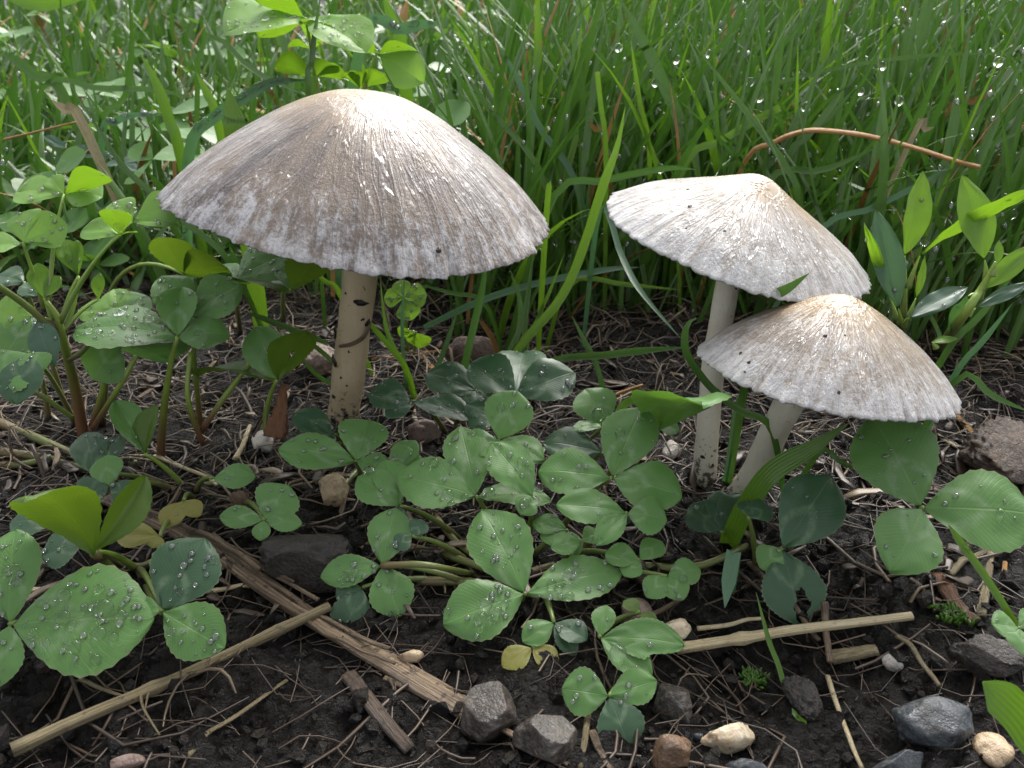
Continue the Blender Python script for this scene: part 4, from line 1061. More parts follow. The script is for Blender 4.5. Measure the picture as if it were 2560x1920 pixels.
H = [  # label, pixels root->tip, width px, material, y0, y1, extra
 ('long bright grass blade leaning between the largest cap and the whitish cap', [(1282, 889), (1394, 757), (1451, 640), (1507, 467), (1542, 369), (1563, 268)], 23, 'grass_bright', 11.3, 11.6, dict(droplets=2)),
 ('thick grass blade slanting down to the right edge of the whitish cap', [(1999, 521), (1960, 410), (1850, 260), (1731, 107)], 17, 'grass', 13.0, 13.2, {}),
 ('broad grass blade standing behind the whitish cap, its tip beyond the others', [(1754, 373), (1800, 190), (1830, 80), (1860, -20)], 24, 'grass', 16.5, 17.5, dict(droplets=1)),
 ('grass blade with a dry cut tip slanting over the whitish cap', [(1708, 420), (1800, 355), (1900, 295), (1949, 268)], 19, 'grass_bright', 14.2, 14.0, dict(tip=False)),
 ('stiff grass blade with a bleached tip crossing the arched straw', [(1964, 412), (2020, 340), (2090, 250), (2128, 167)], 18, 'grass', 14.0, 14.0, {}),
 ('grass blade with a green tip crossing the arched straw', [(2005, 372), (2070, 300), (2137, 220)], 17, 'grass', 14.3, 14.3, {}),
 ('very long thin grass blade arching level across the lawn, hung with a droplet', [(1855, 241), (1960, 205), (2089, 171), (2283, 142), (2420, 135), (2580, 134)], 10, 'grass', 15.5, 14.5, dict(droplets=4)),
 ('grass blade reaching from the whitish cap towards the lance-leaved weed', [(2040, 585), (2180, 520), (2303, 459), (2400, 400)], 15, 'grass_blue', 12.4, 12.8, dict(droplets=2)),
 ('pair-like long grass blade rising right of the lance-leaved weed', [(2330, 447), (2440, 380), (2575, 318)], 19, 'grass', 13.5, 13.8, {}),
 ('grass blade running under the arched straw', [(1910, 462), (2060, 425), (2205, 362)], 16, 'grass', 13.3, 13.8, {}),
 ('grass blade reaching level from behind the largest cap to the whitish cap', [(1379, 502), (1511, 451), (1666, 420), (1740, 424)], 18, 'grass', 12.6, 12.2, {}),
 ('long dark grass blade falling from the lawn towards the whitish cap', [(1445, 470), (1350, 320), (1289, 187), (1231, 89)], 16, 'grass_blue', 14.5, 16.0, dict(droplets=2)),
 ('slender grass blade slanting up behind the right slope of the largest cap', [(1367, 463), (1239, 288), (1142, 163)], 14, 'grass', 14.0, 15.0, dict(droplets=3)),
 ('stout folded grass blade above the whitish cap with wet shining edges', [(1712, 370), (1660, 210), (1612, 109), (1540, -20)], 30, 'grass', 14.8, 15.8, dict(droplets=3)),
 ('upright light green grass blade with a cut tip behind the long bright blade', [(1515, 389), (1503, 270), (1493, 179)], 13, 'grass_bright', 14.0, 14.0, dict(tip=False)),
 ('upright grass blade with a yellow tip left of the stout folded blade', [(1624, 390), (1600, 260), (1589, 187), (1577, 101)], 12, 'grass_bright', 14.6, 14.6, {}),
 ('grass blade leaning left above the long bright blade tip', [(1569, 253), (1520, 165), (1476, 97)], 15, 'grass', 16.0, 16.0, dict(droplets=2)),
 ('short pointed grass shoot at the right rim of the largest cap', [(1367, 520), (1377, 451)], 15, 'grass_bright', 11.8, 11.8, {}),
 ('dark upright grass blade under the largest cap, right of its stem', [(1157, 940), (1185, 810), (1205, 720), (1222, 610)], 19, 'grass', 10.9, 11.2, {}),
 ('S-curved dark grass blade under the right rim of the largest cap', [(1268, 895), (1297, 827), (1301, 757), (1274, 671)], 15, 'grass', 11.3, 11.6, {}),
 ('long level blue-green grass blade behind the stems under the largest cap', [(1060, 819), (1200, 753), (1336, 710), (1511, 675), (1600, 668)], 17, 'grass_blue', 12.0, 13.0, dict(root=False)),
 ('thin level grass blade joining the lawn left of the slender stem', [(1425, 708), (1569, 712), (1705, 725)], 12, 'grass_bright', 12.8, 12.4, {}),
 ('dark level grass blade lying right in front of the slender stem', [(1371, 908), (1511, 889), (1620, 876), (1725, 868)], 19, 'grass', 10.6, 9.4, {}),
 ('drooping grass blade left of the slender stem', [(1500, 520), (1554, 640), (1600, 725), (1705, 850)], 15, 'grass_blue', 12.6, 9.7, dict(droplets=1)),
 ('short upright grass shoot on the bare litter left of the slender stem', [(1507, 974), (1488, 904), (1460, 850), (1429, 788)], 14, 'grass', 10.4, 10.8, {}),
 ('thin pale grass blade close behind the tall stem', [(1009, 897), (1006, 800), (1013, 660)], 9, 'grass_blue', 11.0, 11.2, {}),
 ('yellow-green grass shoot close behind the tall stem', [(1018, 925), (985, 870), (963, 807), (950, 690)], 12, 'grass_bright', 10.7, 11.0, {}),
 ('grass shoot with a side blade at the right of the tall stem', [(1013, 920), (986, 881), (928, 811), (920, 790)], 14, 'grass_bright', 10.6, 10.5, {}),
 ('short dark grass blade in front of the pinkish stone', [(1091, 930), (1120, 850), (1145, 772)], 13, 'grass', 10.8, 11.2, {}),
 ('grass blade slanting behind the little sorrel leaf', [(1215, 760), (1130, 733), (1050, 712)], 11, 'grass', 12.4, 12.4, {}),
 ('thin grass blade beside the long bright one, under the largest cap', [(1320, 850), (1348, 788), (1380, 715), (1412, 630)], 9, 'grass_bright', 11.8, 12.0, {}),
 ('upright grass blade behind the S-curved one', [(1310, 900), (1313, 795), (1322, 720), (1334, 630)], 14, 'grass', 11.6, 12.2, {}),
 ('hooked dark grass blade bending in front of the slender stem', [(1929, 1073), (1855, 1029), (1778, 970), (1719, 889), (1712, 834), (1724, 805), (1742, 796)], 19, 'grass', 8.2, 8.3, {}),
 ('broad yellow-green grass blade curving up from the low mushroom stem', [(1832, 1335), (1870, 1260), (1933, 1178), (2034, 1118), (2122, 1058)], 52, 'grass_bright', 7.6, 7.5, {}),
 ('pointed dark grass tip overlapping the rim of the whitish cap', [(1890, 800), (1930, 745), (1975, 718), (2024, 682)], 25, 'grass', 8.7, 7.7, {}),
 ('pale stiff grass blade right of the low mushroom cap', [(2385, 940), (2460, 850), (2534, 755)], 15, 'grass_blue', 9.0, 8.9, {}),
 ('dark green grass blade leaning right beside the thick weed stem', [(2361, 889), (2450, 790), (2555, 660)], 17, 'grass', 9.2, 9.1, {}),
 ('grass blade lying from the low mushroom cap towards the bark', [(2395, 945), (2480, 990), (2580, 1032)], 16, 'grass', 8.9, 8.4, {}),
 ('short grass blade under the low cap pointing at the broad clover leaf', [(2050, 1130), (2100, 1155), (2170, 1184)], 14, 'grass', 8.2, 8.0, {}),
 ('upright blue-green grass blade between the two white stems', [(1815, 1190), (1828, 1110), (1836, 1040), (1845, 980)], 13, 'grass_blue', 8.8, 9.0, {}),
 ('shiny grass stem sloping over the bare soil beside the small pale clover sprig', [(2544, 1566), (2458, 1435), (2400, 1354), (2370, 1310)], 19, 'grass_bright', 6.1, 6.6, dict(droplets=1)),
 ('blurred pale grass tip close to the tan pebble', [(2620, 1900), (2560, 1800), (2500, 1740), (2456, 1704)], 95, 'grass_bright', 3.9, 4.1, dict(root=False)),
 ('thin green shoot below the yellow straw', [(1966, 1740), (1945, 1660), (1922, 1600), (1890, 1480)], 13, 'grass_bright', 5.6, 6.3, {}),
 ('second thin green shoot lower on the bare soil', [(2008, 1850), (1990, 1800), (1980, 1770)], 12, 'grass_bright', 5.2, 5.4, {}),
 ('flat dull grass leaf end below the clover runner', [(1835, 1380), (1822, 1450), (1812, 1520)], 36, 'grass_blue', 6.75, 6.3, {}),
 ('long slanting grass blade at the left of the largest cap', [(575, 655), (447, 544), (385, 486), (311, 420), (253, 334), (163, 190)], 15, 'grass', 12.6, 14.0, dict(droplets=3)),
 ('dark curved grass blade high in the lawn left of the largest cap', [(250, 325), (300, 260), (319, 218), (330, 93), (320, -20)], 15, 'grass', 17.5, 17.0, {}),
 ('thin dark grass blade beside the curved one, left lawn', [(178, 200), (171, 167), (155, 60), (150, -20)], 11, 'grass', 18.5, 18.0, {}),
 ('short broad light grass blade left of the largest cap', [(447, 375), (425, 310), (395, 220), (350, 130)], 28, 'grass_bright', 15.5, 15.5, {}),
 ('blunt yellow-green blade tip at the left slope of the largest cap', [(590, 360), (586, 300), (568, 216)], 52, 'grass_bright', 12.9, 13.0, {}),
 ('wide blue-green grass blade beaded with drops, arching over the left slope of the cap', [(470, 400), (537, 292), (603, 249), (680, 206), (778, 200)], 28, 'grass_blue', 13.5, 14.0, dict(droplets=22)),
 ('long level grass blade across the left lawn', [(100, 232), (253, 222), (389, 225), (498, 249)], 14, 'grass', 18.0, 16.5, {}),
 ('short wet grass blade bending right in the left lawn', [(255, 342), (290, 305), (330, 288), (416, 288)], 17, 'grass_blue', 16.5, 16.0, dict(droplets=10)),
 ('dark grass blade slanting right towards the top of the largest cap', [(500, 118), (641, 183), (775, 243)], 14, 'grass', 16.5, 15.0, {}),
 ('dark upright grass blade crossing the tall sorrel', [(772, 250), (780, 160), (786, 90), (803, -20)], 14, 'grass', 13.4, 13.6, {}),
 ('wide drop-beaded grass blade reaching right from the tall sorrel', [(900, 112), (1005, 74), (1060, 60), (1102, 62)], 28, 'grass_blue', 14.8, 14.8, dict(droplets=14)),
 ('light broad upright grass blade behind the tall sorrel', [(1004, 130), (985, 70), (958, -20)], 34, 'grass_bright', 17.5, 17.5, {}),
 ('wide yellow-green leaf end in the corner of the lawn', [(-40, 25), (100, 14), (230, -10)], 34, 'grass_bright', 19, 19, {}),
 ('pointed broad green blade low in the left lawn', [(160, 240), (90, 190), (40, 150), (0, 136)], 26, 'grass', 18.0, 18.0, {}),
 ('short light blade left of the blunt tip', [(545, 310), (520, 240), (490, 180)], 22, 'grass_bright', 16.0, 16.0, {}),
 ('small grass blade under the rim, left of the tall stem', [(820, 860), (745, 830), (670, 800), (600, 775)], 15, 'grass', 10.6, 10.2, dict(root=False)),
 ('thin grass blade touching the tall stem from the left', [(835, 905), (780, 860), (740, 830)], 12, 'grass', 10.5, 10.4, dict(root=False)),
 ('short grass blade below it touching the tall stem', [(838, 965), (790, 935), (752, 893)], 11, 'grass', 10.4, 10.3, dict(root=False)),
 ('grass blade passing behind the tall stem, up to the left', [(850, 735), (815, 705), (780, 675)], 13, 'grass_bright', 11.6, 11.6, {}),
]
for lab, pts, wd, mt, y0, y1, ex in H:
    blade(lab, pts, wd, mt, None, y0, y1, **ex)
# dry blades and straws standing in the lawn
blade('long arched orange straw lying across the lawn above the weeds', [(1852, 425), (1933, 358), (2003, 330), (2062, 327), (2167, 340), (2283, 369), (2380, 400), (2450, 418)], 21, 'straw_orange', None, 13.8, 12.6, True, 'dry_stalk', 'straw', True, 0, 0.6)
blade('thin orange straw in the left lawn', [(-20, 356), (89, 330), (190, 305)], 9, 'straw_orange', None, 16, 16, True, 'dry_stalk', 'straw', False, 0, 0.7)
blade('cream dead leaf tip above the orange straw', [(205, 305), (165, 275), (128, 250)], 24, 'straw', None, 16.4, 16.4, True, 'dead_grass_blade', 'dead leaf', True)
blade('brown dry blade near the far lawn edge', [(2350, 300), (2440, 250), (2500, 215), (2590, 175)], 16, 'straw_orange', None, 17, 17, True, 'dead_grass_blade', 'dead leaf', True)
blade('short orange dead blade at the right slope of the largest cap', [(1512, 355), (1490, 325), (1470, 300)], 14, 'straw_orange', None, 15, 15, True, 'dead_grass_blade', 'dead leaf', True)
blade('pale dead blade sticking out beside the arched straw', [(2285, 335), (2310, 325), (2335, 318)], 14, 'straw', None, 13.6, 13.6, True, 'dead_grass_blade', 'dead leaf', True)
blade('upright brown dead stalk in the right lawn', [(1990, 270), (1992, 220), (1995, 155)], 10, 'straw_brown', None, 17, 17, True, 'dead_grass_blade', 'dead leaf', True)
blade('tall tan dead stalk with dark joints in the right lawn', [(2255, 260), (2275, 120), (2290, 10)], 12, 'straw_orange', None, 18, 18, True, 'dead_grass_blade', 'dead leaf', True)
blade('tan straw lying on the litter behind the tuft', [(1535, 988), (1570, 975), (1608, 962)], 12, 'straw_orange', None, 10.1, 10.1, True, 'dry_stalk', 'straw', False, 0, 0.7)
blade('tan dead blade hanging into the litter beside the dark upright blade', [(1240, 870), (1215, 820), (1192, 795)], 13, 'straw_orange', None, 12, 12, True, 'dead_grass_blade', 'dead leaf', True)

# ---- the lawn: random blades; the nearest ones are things, the mass behind them is one object
rng = np.random.default_rng(11)
lawn = []
def lawn_edge(x):
    return 13.6 + 1.3 * noise.noise(V((x * 0.35, 0, 3))) + (1.2 if x < -1 else 0.0) - (1.8 if x > 4.6 else 0)
def add_lawn(n, ylo, yhi, hlo, hhi, wlo, whi, leanx, kx=0.85, left_thin=0.45):
    k = 0
    while k < n:
        y = ylo + (yhi - ylo) * rng.random() ** 1.0
        x = (rng.random() * 2 - 1) * (y * kx + 3)
        if y < lawn_edge(x): k += 0.3; continue
        left = x < -1 + 0.06 * (y - 14)
        if left and rng.random() < left_thin: k += 1; continue
        h = hlo + (hhi - hlo) * rng.random()
        h *= 0.74
        if left: h *= 0.62
        w = wlo + (whi - wlo) * rng.random() ** 1.6
        if left: w *= 1.25
        az = rng.normal(0.0 if not left else 0.6, 0.9 if not left else 1.6)              # lean direction from +x
        lean = abs(rng.normal(0.38, 0.28)) * (1.0 if not left else 1.8)
        if rng.random() < 0.16: lean += 0.7
        bend = rng.normal(0.18, 0.3)
        lawn.append((x, y, h, w, az + (math.pi if rng.random() < 0.22 else 0), lean, bend, rng.random(), rng.random()))
        k += 1
add_lawn(1700, 12.5, 18, 3.2, 7.0, 0.06, 0.16, 0)
add_lawn(650, 11.6, 15.5, 1.6, 4.0, 0.05, 0.12, 0)
add_lawn(4500, 16, 27, 4.0, 8.5, 0.07, 0.17, 0)
add_lawn(4200, 24, 45, 5, 9.0, 0.11, 0.24, 0)
add_lawn(3600, 40, 85, 5, 9.5, 0.16, 0.32, 0, 0.9, 0.25)
add_lawn(2400, 80, 200, 6, 10, 0.35, 0.7, 0, 0.9, 0.1)
def lawn_path(b, nseg):
    x, y, h, w, az, lean, bend, var, _ = b
    p0 = V((x, y, gz(x, y) - 0.1))
    d = V((math.cos(az), math.sin(az) * 0.8, 0))
    pts = []
    for i in range(nseg + 1):
        t = i / nseg
        ang = lean * (0.35 + 0.65 * t) + bend * t * t
        if i == 0: p = p0.copy()
        else: p = pts[-1] + (V((0, 0, 1)) * math.cos(ang) + d * math.sin(ang)) * (h / nseg)
        if p.z < gz(p.x, p.y) + 0.05 and i: p.z = gz(p.x, p.y) + 0.05
        pts.append(p)
    return pts
def score(b):
    q = project(V((b[0], b[1], b[2] * 0.6)))
    if q is None or not (-60 < q[0] < 2620 and -120 < q[1] < 1000): return 0
    if 420 < q[0] < 1390 and q[1] > 300: return 0
    return b[3] * b[2] / (b[1] ** 2)
def desc(b, tone):
    lean = b[5] + 0.6 * abs(b[6])
    pose = 'upright' if lean < 0.4 else ('slanting' if lean < 0.85 else ('strongly leaning' if b[6] < 0.5 else 'drooping'))
    size = ('short ' if b[2] < 3.3 else ('tall ' if b[2] > 5.2 else '')) + ('narrow' if b[3] < 0.10 else 'broad' if b[3] > 0.14 else 'slim')
    x = b[0] * 16.0 / b[1]
    where = ('left of the largest cap' if x < -5.2 else 'behind the largest cap' if x < 0.3 else 'between the two larger caps' if x < 2.6 else 'behind the whitish cap' if x < 5.6 else 'behind the lance-leaved weeds')
    return '%s %s %s blade in the lawn %s' % (pose, size, tone, where)
order = sorted(range(len(lawn)), key=lambda i: -score(lawn[i]))
near = set(order[:240])
acc = {'grass': Acc(), 'grass_bright': Acc(), 'straw_orange': Acc()}
for i, b in enumerate(lawn):
    ns = 9 if b[1] < 30 else (6 if b[1] < 85 else 4)
    path = lawn_path(b, ns)
    sd = V((-math.sin(b[4]), math.cos(b[4]), 0)).lerp(V((1, 0, 0)), 0.45 * (1 if math.sin(b[4]) < 0 else -1))
    tone = {'grass': 'dark green', 'grass_bright': 'light green', 'straw_orange': 'dry orange-brown'}
    v, f, uv = blade_mesh(path, b[3], b[7] * 20, True, sd if sd.length > 0.1 else None)
    mt = 'straw_orange' if b[8] > 0.955 else ('grass_bright' if b[8] > 0.86 else 'grass')
    if i in near:
        o = mesh_obj('grass_blade', v, f, MT[mt], path[0], None, uv, True, {'var': [b[7]] * len(v)})
        if mt == 'straw_orange': tag(o, desc(b, 'dry orange-brown'), 'grass blade', 'dead blades in the lawn'); o.name = 'dead_grass_blade'
        elif mt == 'grass_bright': tag(o, desc(b, 'light green'), 'grass blade', 'light green ' + BG)
        else: tag(o, desc(b, 'dark green'), 'grass blade', 'dark green ' + BG)
        BLADES.append((path, b[3], 1 if b[7] > 0.3 else 3, v))
    else:
        acc[mt].add(v, f, uv, b[7])
        if b[1] < 34 and b[7] > 0.3: BLADES.append((path, b[3], 1, v))
for k, lab in (('grass', 'dense green lawn grass behind the mushrooms'), ('grass_bright', 'scattered light green lawn grass behind the mushrooms'), ('straw_orange', 'scattered dead blades deep in the lawn')):
    tag(acc[k].build('lawn_grass' if k != 'straw_orange' else 'dead_lawn_grass', MT[k]), lab, 'grass', kind='stuff')
# ---- low ground cover between the blades of the lawn
gc = Acc()
for k in range(420):
    y = 14.5 + rng.random() ** 1.4 * 40
    x = (rng.random() * 2 - 1) * (y * 0.66 + 2)
    if x > -1.0: continue
    if y < lawn_edge(x) + 0.4: continue
    h = 0.5 + rng.random() * (2.2 if x < 0 else 3.2)
    node = V((x, y, gz(x, y) + h))
    a0 = rng.random() * 6.28
    for j in range(3):
        a = a0 + j * 2.1
        L = 0.5 + 0.5 * rng.random()
        d = V((math.cos(a), math.sin(a), rng.normal(0.0, 0.3))) * L
        n = V((rng.normal(0, .3), -0.3 + rng.normal(0, .3), 1)).normalized()
        n = (n - d * (n.dot(d) / d.length_squared)).normalized()
        s = d.normalized().cross(n)
        vs_, uv, fs = [], [], []
        for i in range(7):
            t = 0.5 - 0.5 * math.cos(math.pi * i / 6)
            hw = 0.42 * L * outline('clover', t)
            for q in (-1, 0, 1):
                vs_.append(node + d * t + s * (q * hw) + n * (abs(q) * hw * 0.2)); uv.append((0.5 + q * .5, t))
        for i in range(6):
            for q in (0, 1):
                fs.append((i * 3 + q, i * 3 + q + 1, i * 3 + q + 4, i * 3 + q + 3))
        gc.add(vs_, fs, uv, 0.5)
    v, f, uv = tube([V((x, y + .1, gz(x, y) - .1)), node], 0.03, 5)
    gc.add(v, f, uv, 0.5)
tag(gc.build('ground_cover', MT['clover']), 'low broad-leaved ground cover deep in the lawn', 'ground cover', kind='stuff')
# ================================================================ stones, straws and litter
def rock(name, label, cat, box, mat, seed, hfac=0.8, sink=0.25, angular=0.0, group=None, yoff=0.0, fine=0.0):
    """box: pixel box (u0, v0, u1, v1) of the stone in the photo"""
    u0, v0, u1, v1 = box
    uc = (u0 + u1) / 2
    b = G(uc, v0 + (v1 - v0) * 0.80)
    w = px(b, u1 - u0)
    dd = px(b, v1 - v0)
    el = math.atan2(CAM_H, b.y)
    rx = w / 2
    rz = rx * hfac
    ry = max(0.4 * rx, min(1.6 * rx, (dd / 2 - rz * math.cos(el) * 0.7) / max(0.3, math.sin(el)) if dd / 2 > rz * math.cos(el) * 0.7 else 0.5 * rx))
    bm = bmesh.new()
    bmesh.ops.create_icosphere(bm, subdivisions=5 if fine else (4 if w > 0.35 else 3), radius=1.0)
    rnd = random.Random(seed)
    planes = []
    for k in range(int(9 * angular) + (3 if angular else 0)):
        n = V((rnd.gauss(0, 1), rnd.gauss(0, 1), rnd.gauss(0, 0.8))).normalized()
        planes.append((n, rnd.uniform(0.60, 0.86)))
    for v in bm.verts:
        d = v.co.normalized()
        k = 1 + 0.22 * noise.noise(d * 1.3 + V((seed, 0, 0))) + 0.09 * noise.noise(d * 3.3 + V((0, seed, 0))) + 0.03 * noise.noise(d * 9 + V((0, seed, 2))) + fine * (noise.noise(V((d.x * 3, d.y * 9, d.z * 9))) + noise.noise(d * 14))
        c = d * k
        for n, o in planes:
            e = c.dot(n) - o
            if e > 0: c = c - n * (e * 0.92)
        v.co = V((c.x * rx, c.y * ry, c.z * rz))
    fs = [[v.index for v in f.verts] for f in bm.faces]
    rot = Matrix.Rotation(rnd.uniform(-0.3, 0.3), 3, 'Z')
    c0 = V((b.x, b.y + yoff, gz(b.x, b.y) + rz * (1 - 2 * sink)))
    vv = [rot @ v.co + c0 for v in bm.verts]
    bm.free()
    return tag(mesh_obj(name, vv, fs, MT[mat], V((c0.x, c0.y, c0.z - rz))), label, cat, group)
rock('stone', 'large dark soil-coated stone left of the clover, beside the split stalk', 'stone', (654, 1273, 905, 1470), 'st_dark', 3, 0.62, 0.3, 0.6, fine=0.06)
rock('stone', 'grey-brown angular stone under the drop-covered clover', 'stone', (1140, 1660, 1319, 1840), 'st_grey', 5, 0.8, 0.32, 0.9, fine=0.03)
rock('stone', 'dark grey stone with a pale corner beside the round clover leaflets', 'stone', (1290, 1724, 1446, 1898), 'st_grey', 8, 0.8, 0.32, 0.9, fine=0.03)
rock('stone', 'rough brown stone behind the lowest round clover leaflet', 'stone', (1620, 1655, 1730, 1805), 'st_grey', 11, 0.9, 0.32, 0.7, fine=0.04)
rock('stone', 'brown stone at the foot of the lowest clover leaflet', 'stone', (1615, 1815, 1740, 1925), 'st_brown', 13, 0.8, 0.25, 0.7)
rock('pebble', 'cream and orange pebble lying alone on the dark soil', 'pebble', (1752, 1803, 1898, 1883), 'st_cream', 15, 0.55, 0.15, 0.6)
rock('pebble', 'tiny grey pebble touching the cream pebble', 'pebble', (1730, 1826, 1760, 1853), 'st_slate', 17, 0.8, 0.2)
rock('stone', 'blue-black angular slate stone with a flat face', 'stone', (2225, 1675, 2430, 1872), 'st_slate', 22, 0.72, 0.2, 1.2)
rock('pebble', 'oval tan pebble beside the slate stone', 'pebble', (2424, 1805, 2522, 1908), 'st_tan', 25, 0.62, 0.2, 0.2)
rock('stone', 'black stone between slate and cream pebble', 'stone', (2150, 1855, 2330, 1960), 'st_slate', 27, 0.6, 0.3, 0.8)
rock('stone', 'dark blue-grey stone just below the cream pebble', 'stone', (1800, 1876, 1925, 1960), 'st_slate', 29, 0.6, 0.3, 0.8)
rock('pebble', 'cloudy quartz chip above the slate stone', 'pebble', (2202, 1622, 2258, 1680), 'st_quartz', 31, 0.8, 0.25, 0.6)
rock('pebble', 'peach and white pebble at the end of the yellow straw', 'pebble', (1648, 1538, 1726, 1605), 'st_cream', 33, 0.8, 0.2, 0.4)
rock('pebble', 'brown round pebble behind the peach pebble', 'pebble', (1545, 1476, 1634, 1576), 'st_pink', 35, 0.8, 0.2, 0.3)
rock('pebble', 'white angular quartz pebble left of the tall stem', 'pebble', (626, 1074, 686, 1140), 'st_white', 37, 1.0, 0.12, 0.7)
rock('pebble', 'small round brown pebble left of the tall mushroom', 'pebble', (575, 1223, 628, 1272), 'st_brown', 39, 0.9, 0.15)
rock('pebble', 'pale grey smooth pebble beside the split stalk', 'pebble', (988, 1620, 1066, 1664), 'st_tan', 41, 0.6, 0.2, 0.3)
rock('pebble', 'pinkish pale shard near the thick straw', 'pebble', (266, 1876, 376, 1930), 'st_pink', 43, 0.4, 0.2, 0.6)
rock('stone', 'pinkish grey stone behind the dark clover', 'stone', (1115, 838, 1258, 925), 'st_pink', 45, 0.75, 0.3, 0.5)
rock('stone', 'grey-brown lump between the tall stem and the dark clover', 'stone', (1013, 1046, 1110, 1118), 'st_pink', 47, 0.8, 0.25, 0.6)
rock('stone', 'dull brown stone left of the tall stem', 'stone', (735, 850, 850, 960), 'st_pink', 49, 0.8, 0.3, 0.6, yoff=0.3)
rock('stone', 'mauve-grey stone under the sorrel leaves', 'stone', (345, 585, 470, 665), 'st_pink', 51, 0.7, 0.3, 0.5)
rock('bark_piece', 'chunky brown bark piece right of the low mushroom', 'bark', (2400, 975, 2640, 1215), 'st_bark', 53, 0.55, 0.25, 0.8, fine=0.13)
rock('soil_clod', 'whitish fungal clump below the tall stem', 'clump', (790, 1160, 880, 1262), 'st_tan', 55, 0.9, 0.3, 0.3)
rock('soil_clod', 'black clod on the bare soil at the right', 'clod', (2390, 1560, 2560, 1690), 'st_dark', 57, 0.6, 0.3, 0.4, fine=0.12)
rock('soil_clod', 'dark reddish clod between the thin green shoots', 'clod', (1965, 1640, 2055, 1785), 'st_dark', 59, 0.7, 0.3, 0.4, fine=0.12)
rock('pebble', 'milky white pebble chip behind the tuft, left of the slender stem', 'pebble', (1648, 1078, 1700, 1150), 'st_quartz', 61, 0.9, 0.3, 0.6)
rock('pebble', 'tan crumb under the dense clover tuft', 'pebble', (1060, 1285, 1120, 1330), 'st_tan', 63, 0.8, 0.3, 0.4)

def straw(label, pts, wpx, mat, flat=0.6, cat='straw', name='dry_stalk', lift=0.0, taper=0.25, nodes=(), rough=0.10, n=8, stiff=False):
    pp = []
    for q in pts:
        if len(q) == 3: pp.append(at_y(*q))
        else:
            g = G(q[0], q[1]); pp.append(g)
    w = [px(p, wpx) / 2 for p in pp]
    ww = sum(w) / len(w)
    # the stalk is stiff: rest it on the highest bumps below it
    a, b = pp[0], pp[-1]
    path = smooth_path(pp, 22)
    if stiff:
        for i, p in enumerate(path):
            q = pp[0].lerp(pp[-1], i / 22)
            p.x, p.y = q.x * .8 + p.x * .2, q.y * .8 + p.y * .2
    for p in path: p.z = max(p.z, gz(p.x, p.y)) + ww * flat * 0.8 + lift
    zz = [p.z for p in path]
    for _ in range(6): zz = [zz[0]] + [max(zz[i], (zz[i - 1] + zz[i + 1]) / 2) for i in range(1, len(zz) - 1)] + [zz[-1]]
    if stiff:
        c = [a.z + (b.z - a.z) * i / 22 for i in range(23)]
        dz = max(z - k for z, k in zip(zz, c)) * 0.6
        zz = [k + dz for k in c]
    for p, z in zip(path, zz): p.z = z
    rads = []
    for i in range(23):
        t = i / 22
        r = ww * (1 - taper * t)
        for nd in nodes: r *= 1 + 0.35 * math.exp(-((t - nd) / 0.02) ** 2)
        rads.append(r)
    v, f, uv = tube(path, rads, n, flat, True, rough, pts[0][0] * 0.01)
    return tag(mesh_obj(name, v, f, MT[mat], path[0], None, uv), label, cat)
def splinters(parent_o, pts, count, wpx, mat, spread):
    """loose fibres along a split stalk: each is a part of it"""
    rnd = random.Random(count)
    org = parent_o.location / S
    for k in range(count):
        t = rnd.random() * 0.75
        base = smooth_path([G(*q) for q in pts], 20)
        i0 = int(t * 20); i1 = min(20, i0 + rnd.randint(4, 8))
        off = rnd.uniform(-spread, spread)
        d = (base[i1] - base[i0]).normalized()
        s = d.cross(V((0, 0, 1))).normalized()
        path = [base[i] + s * off * (1 + 0.3 * (i - i0) / max(1, i1 - i0)) + V((0, 0, rnd.uniform(0.05, 0.12) + 0.015 * (i - i0))) for i in range(i0, i1 + 1)]
        v, f, uv = tube(path, px(base[i0], wpx) * rnd.uniform(0.3, 0.6), 6, 0.6, True, 0.2, k)
        mesh_obj('splinter', v, f, MT[mat], org, parent_o, uv)
sp_pts = [(231, 1232), (474, 1345), (600, 1430), (833, 1597), (1010, 1690), (1175, 1785)]
o = straw('long split brown stalk lying slantwise across the soil, fibres fraying', sp_pts, 54, 'straw_brown', 0.30, 'stalk', 'split_stalk', 0.0, -0.10, rough=0.25, n=12)
splinters(o, sp_pts, 7, 13, 'straw_brown', 0.12)
straw('thin dark twig continuing below the split stalk', [(960, 1700), (1175, 1785), (1300, 1850), (1420, 1915)], 24, 'straw_brown', 0.5, 'twig', 'twig', 0.0, 0.4, rough=0.2)
o = straw('thick straw stalk with joints lying over the bare soil', [(40, 1905), (190, 1840), (347, 1776), (520, 1690), (666, 1616), (826, 1543)], 35, 'straw_olive', 0.85, 'straw', 'dry_stalk', 0.02, 0.15, nodes=(0.02, 0.40, 0.80), n=12, stiff=True)
og = o.location / S
for pts, r in (([(365, 1735), (358, 1765), (368, 1800), (405, 1860)], 9), ([(205, 1720), (280, 1752), (345, 1770)], 11), ([(380, 1740), (372, 1775), (366, 1818)], 6)):
    path = smooth_path([G(*q) + V((0, 0, 0.10)) for q in pts], 10)
    v, f, uv = tube(path, [px(path[0], r) / 1.6 * (1 - 0.06 * i) for i in range(11)], 7, 0.5, True, 0.2)
    mesh_obj('sheath_fibre', v, f, MT['straw_olive'], og, o, uv)
straw('flat grey straw strip on the bare soil below the thick straw', [(468, 1894), (560, 1815), (718, 1702)], 17, 'straw_olive', 0.35, 'straw')
o = straw('pale yellow straw lying level beside the peach pebble', [(1690, 1630), (1850, 1602), (2000, 1582), (2150, 1566), (2278, 1548)], 33, 'straw', 0.7, 'straw', 'dry_stalk', 0.02, 0.25, nodes=(0.28,), n=12, stiff=True)
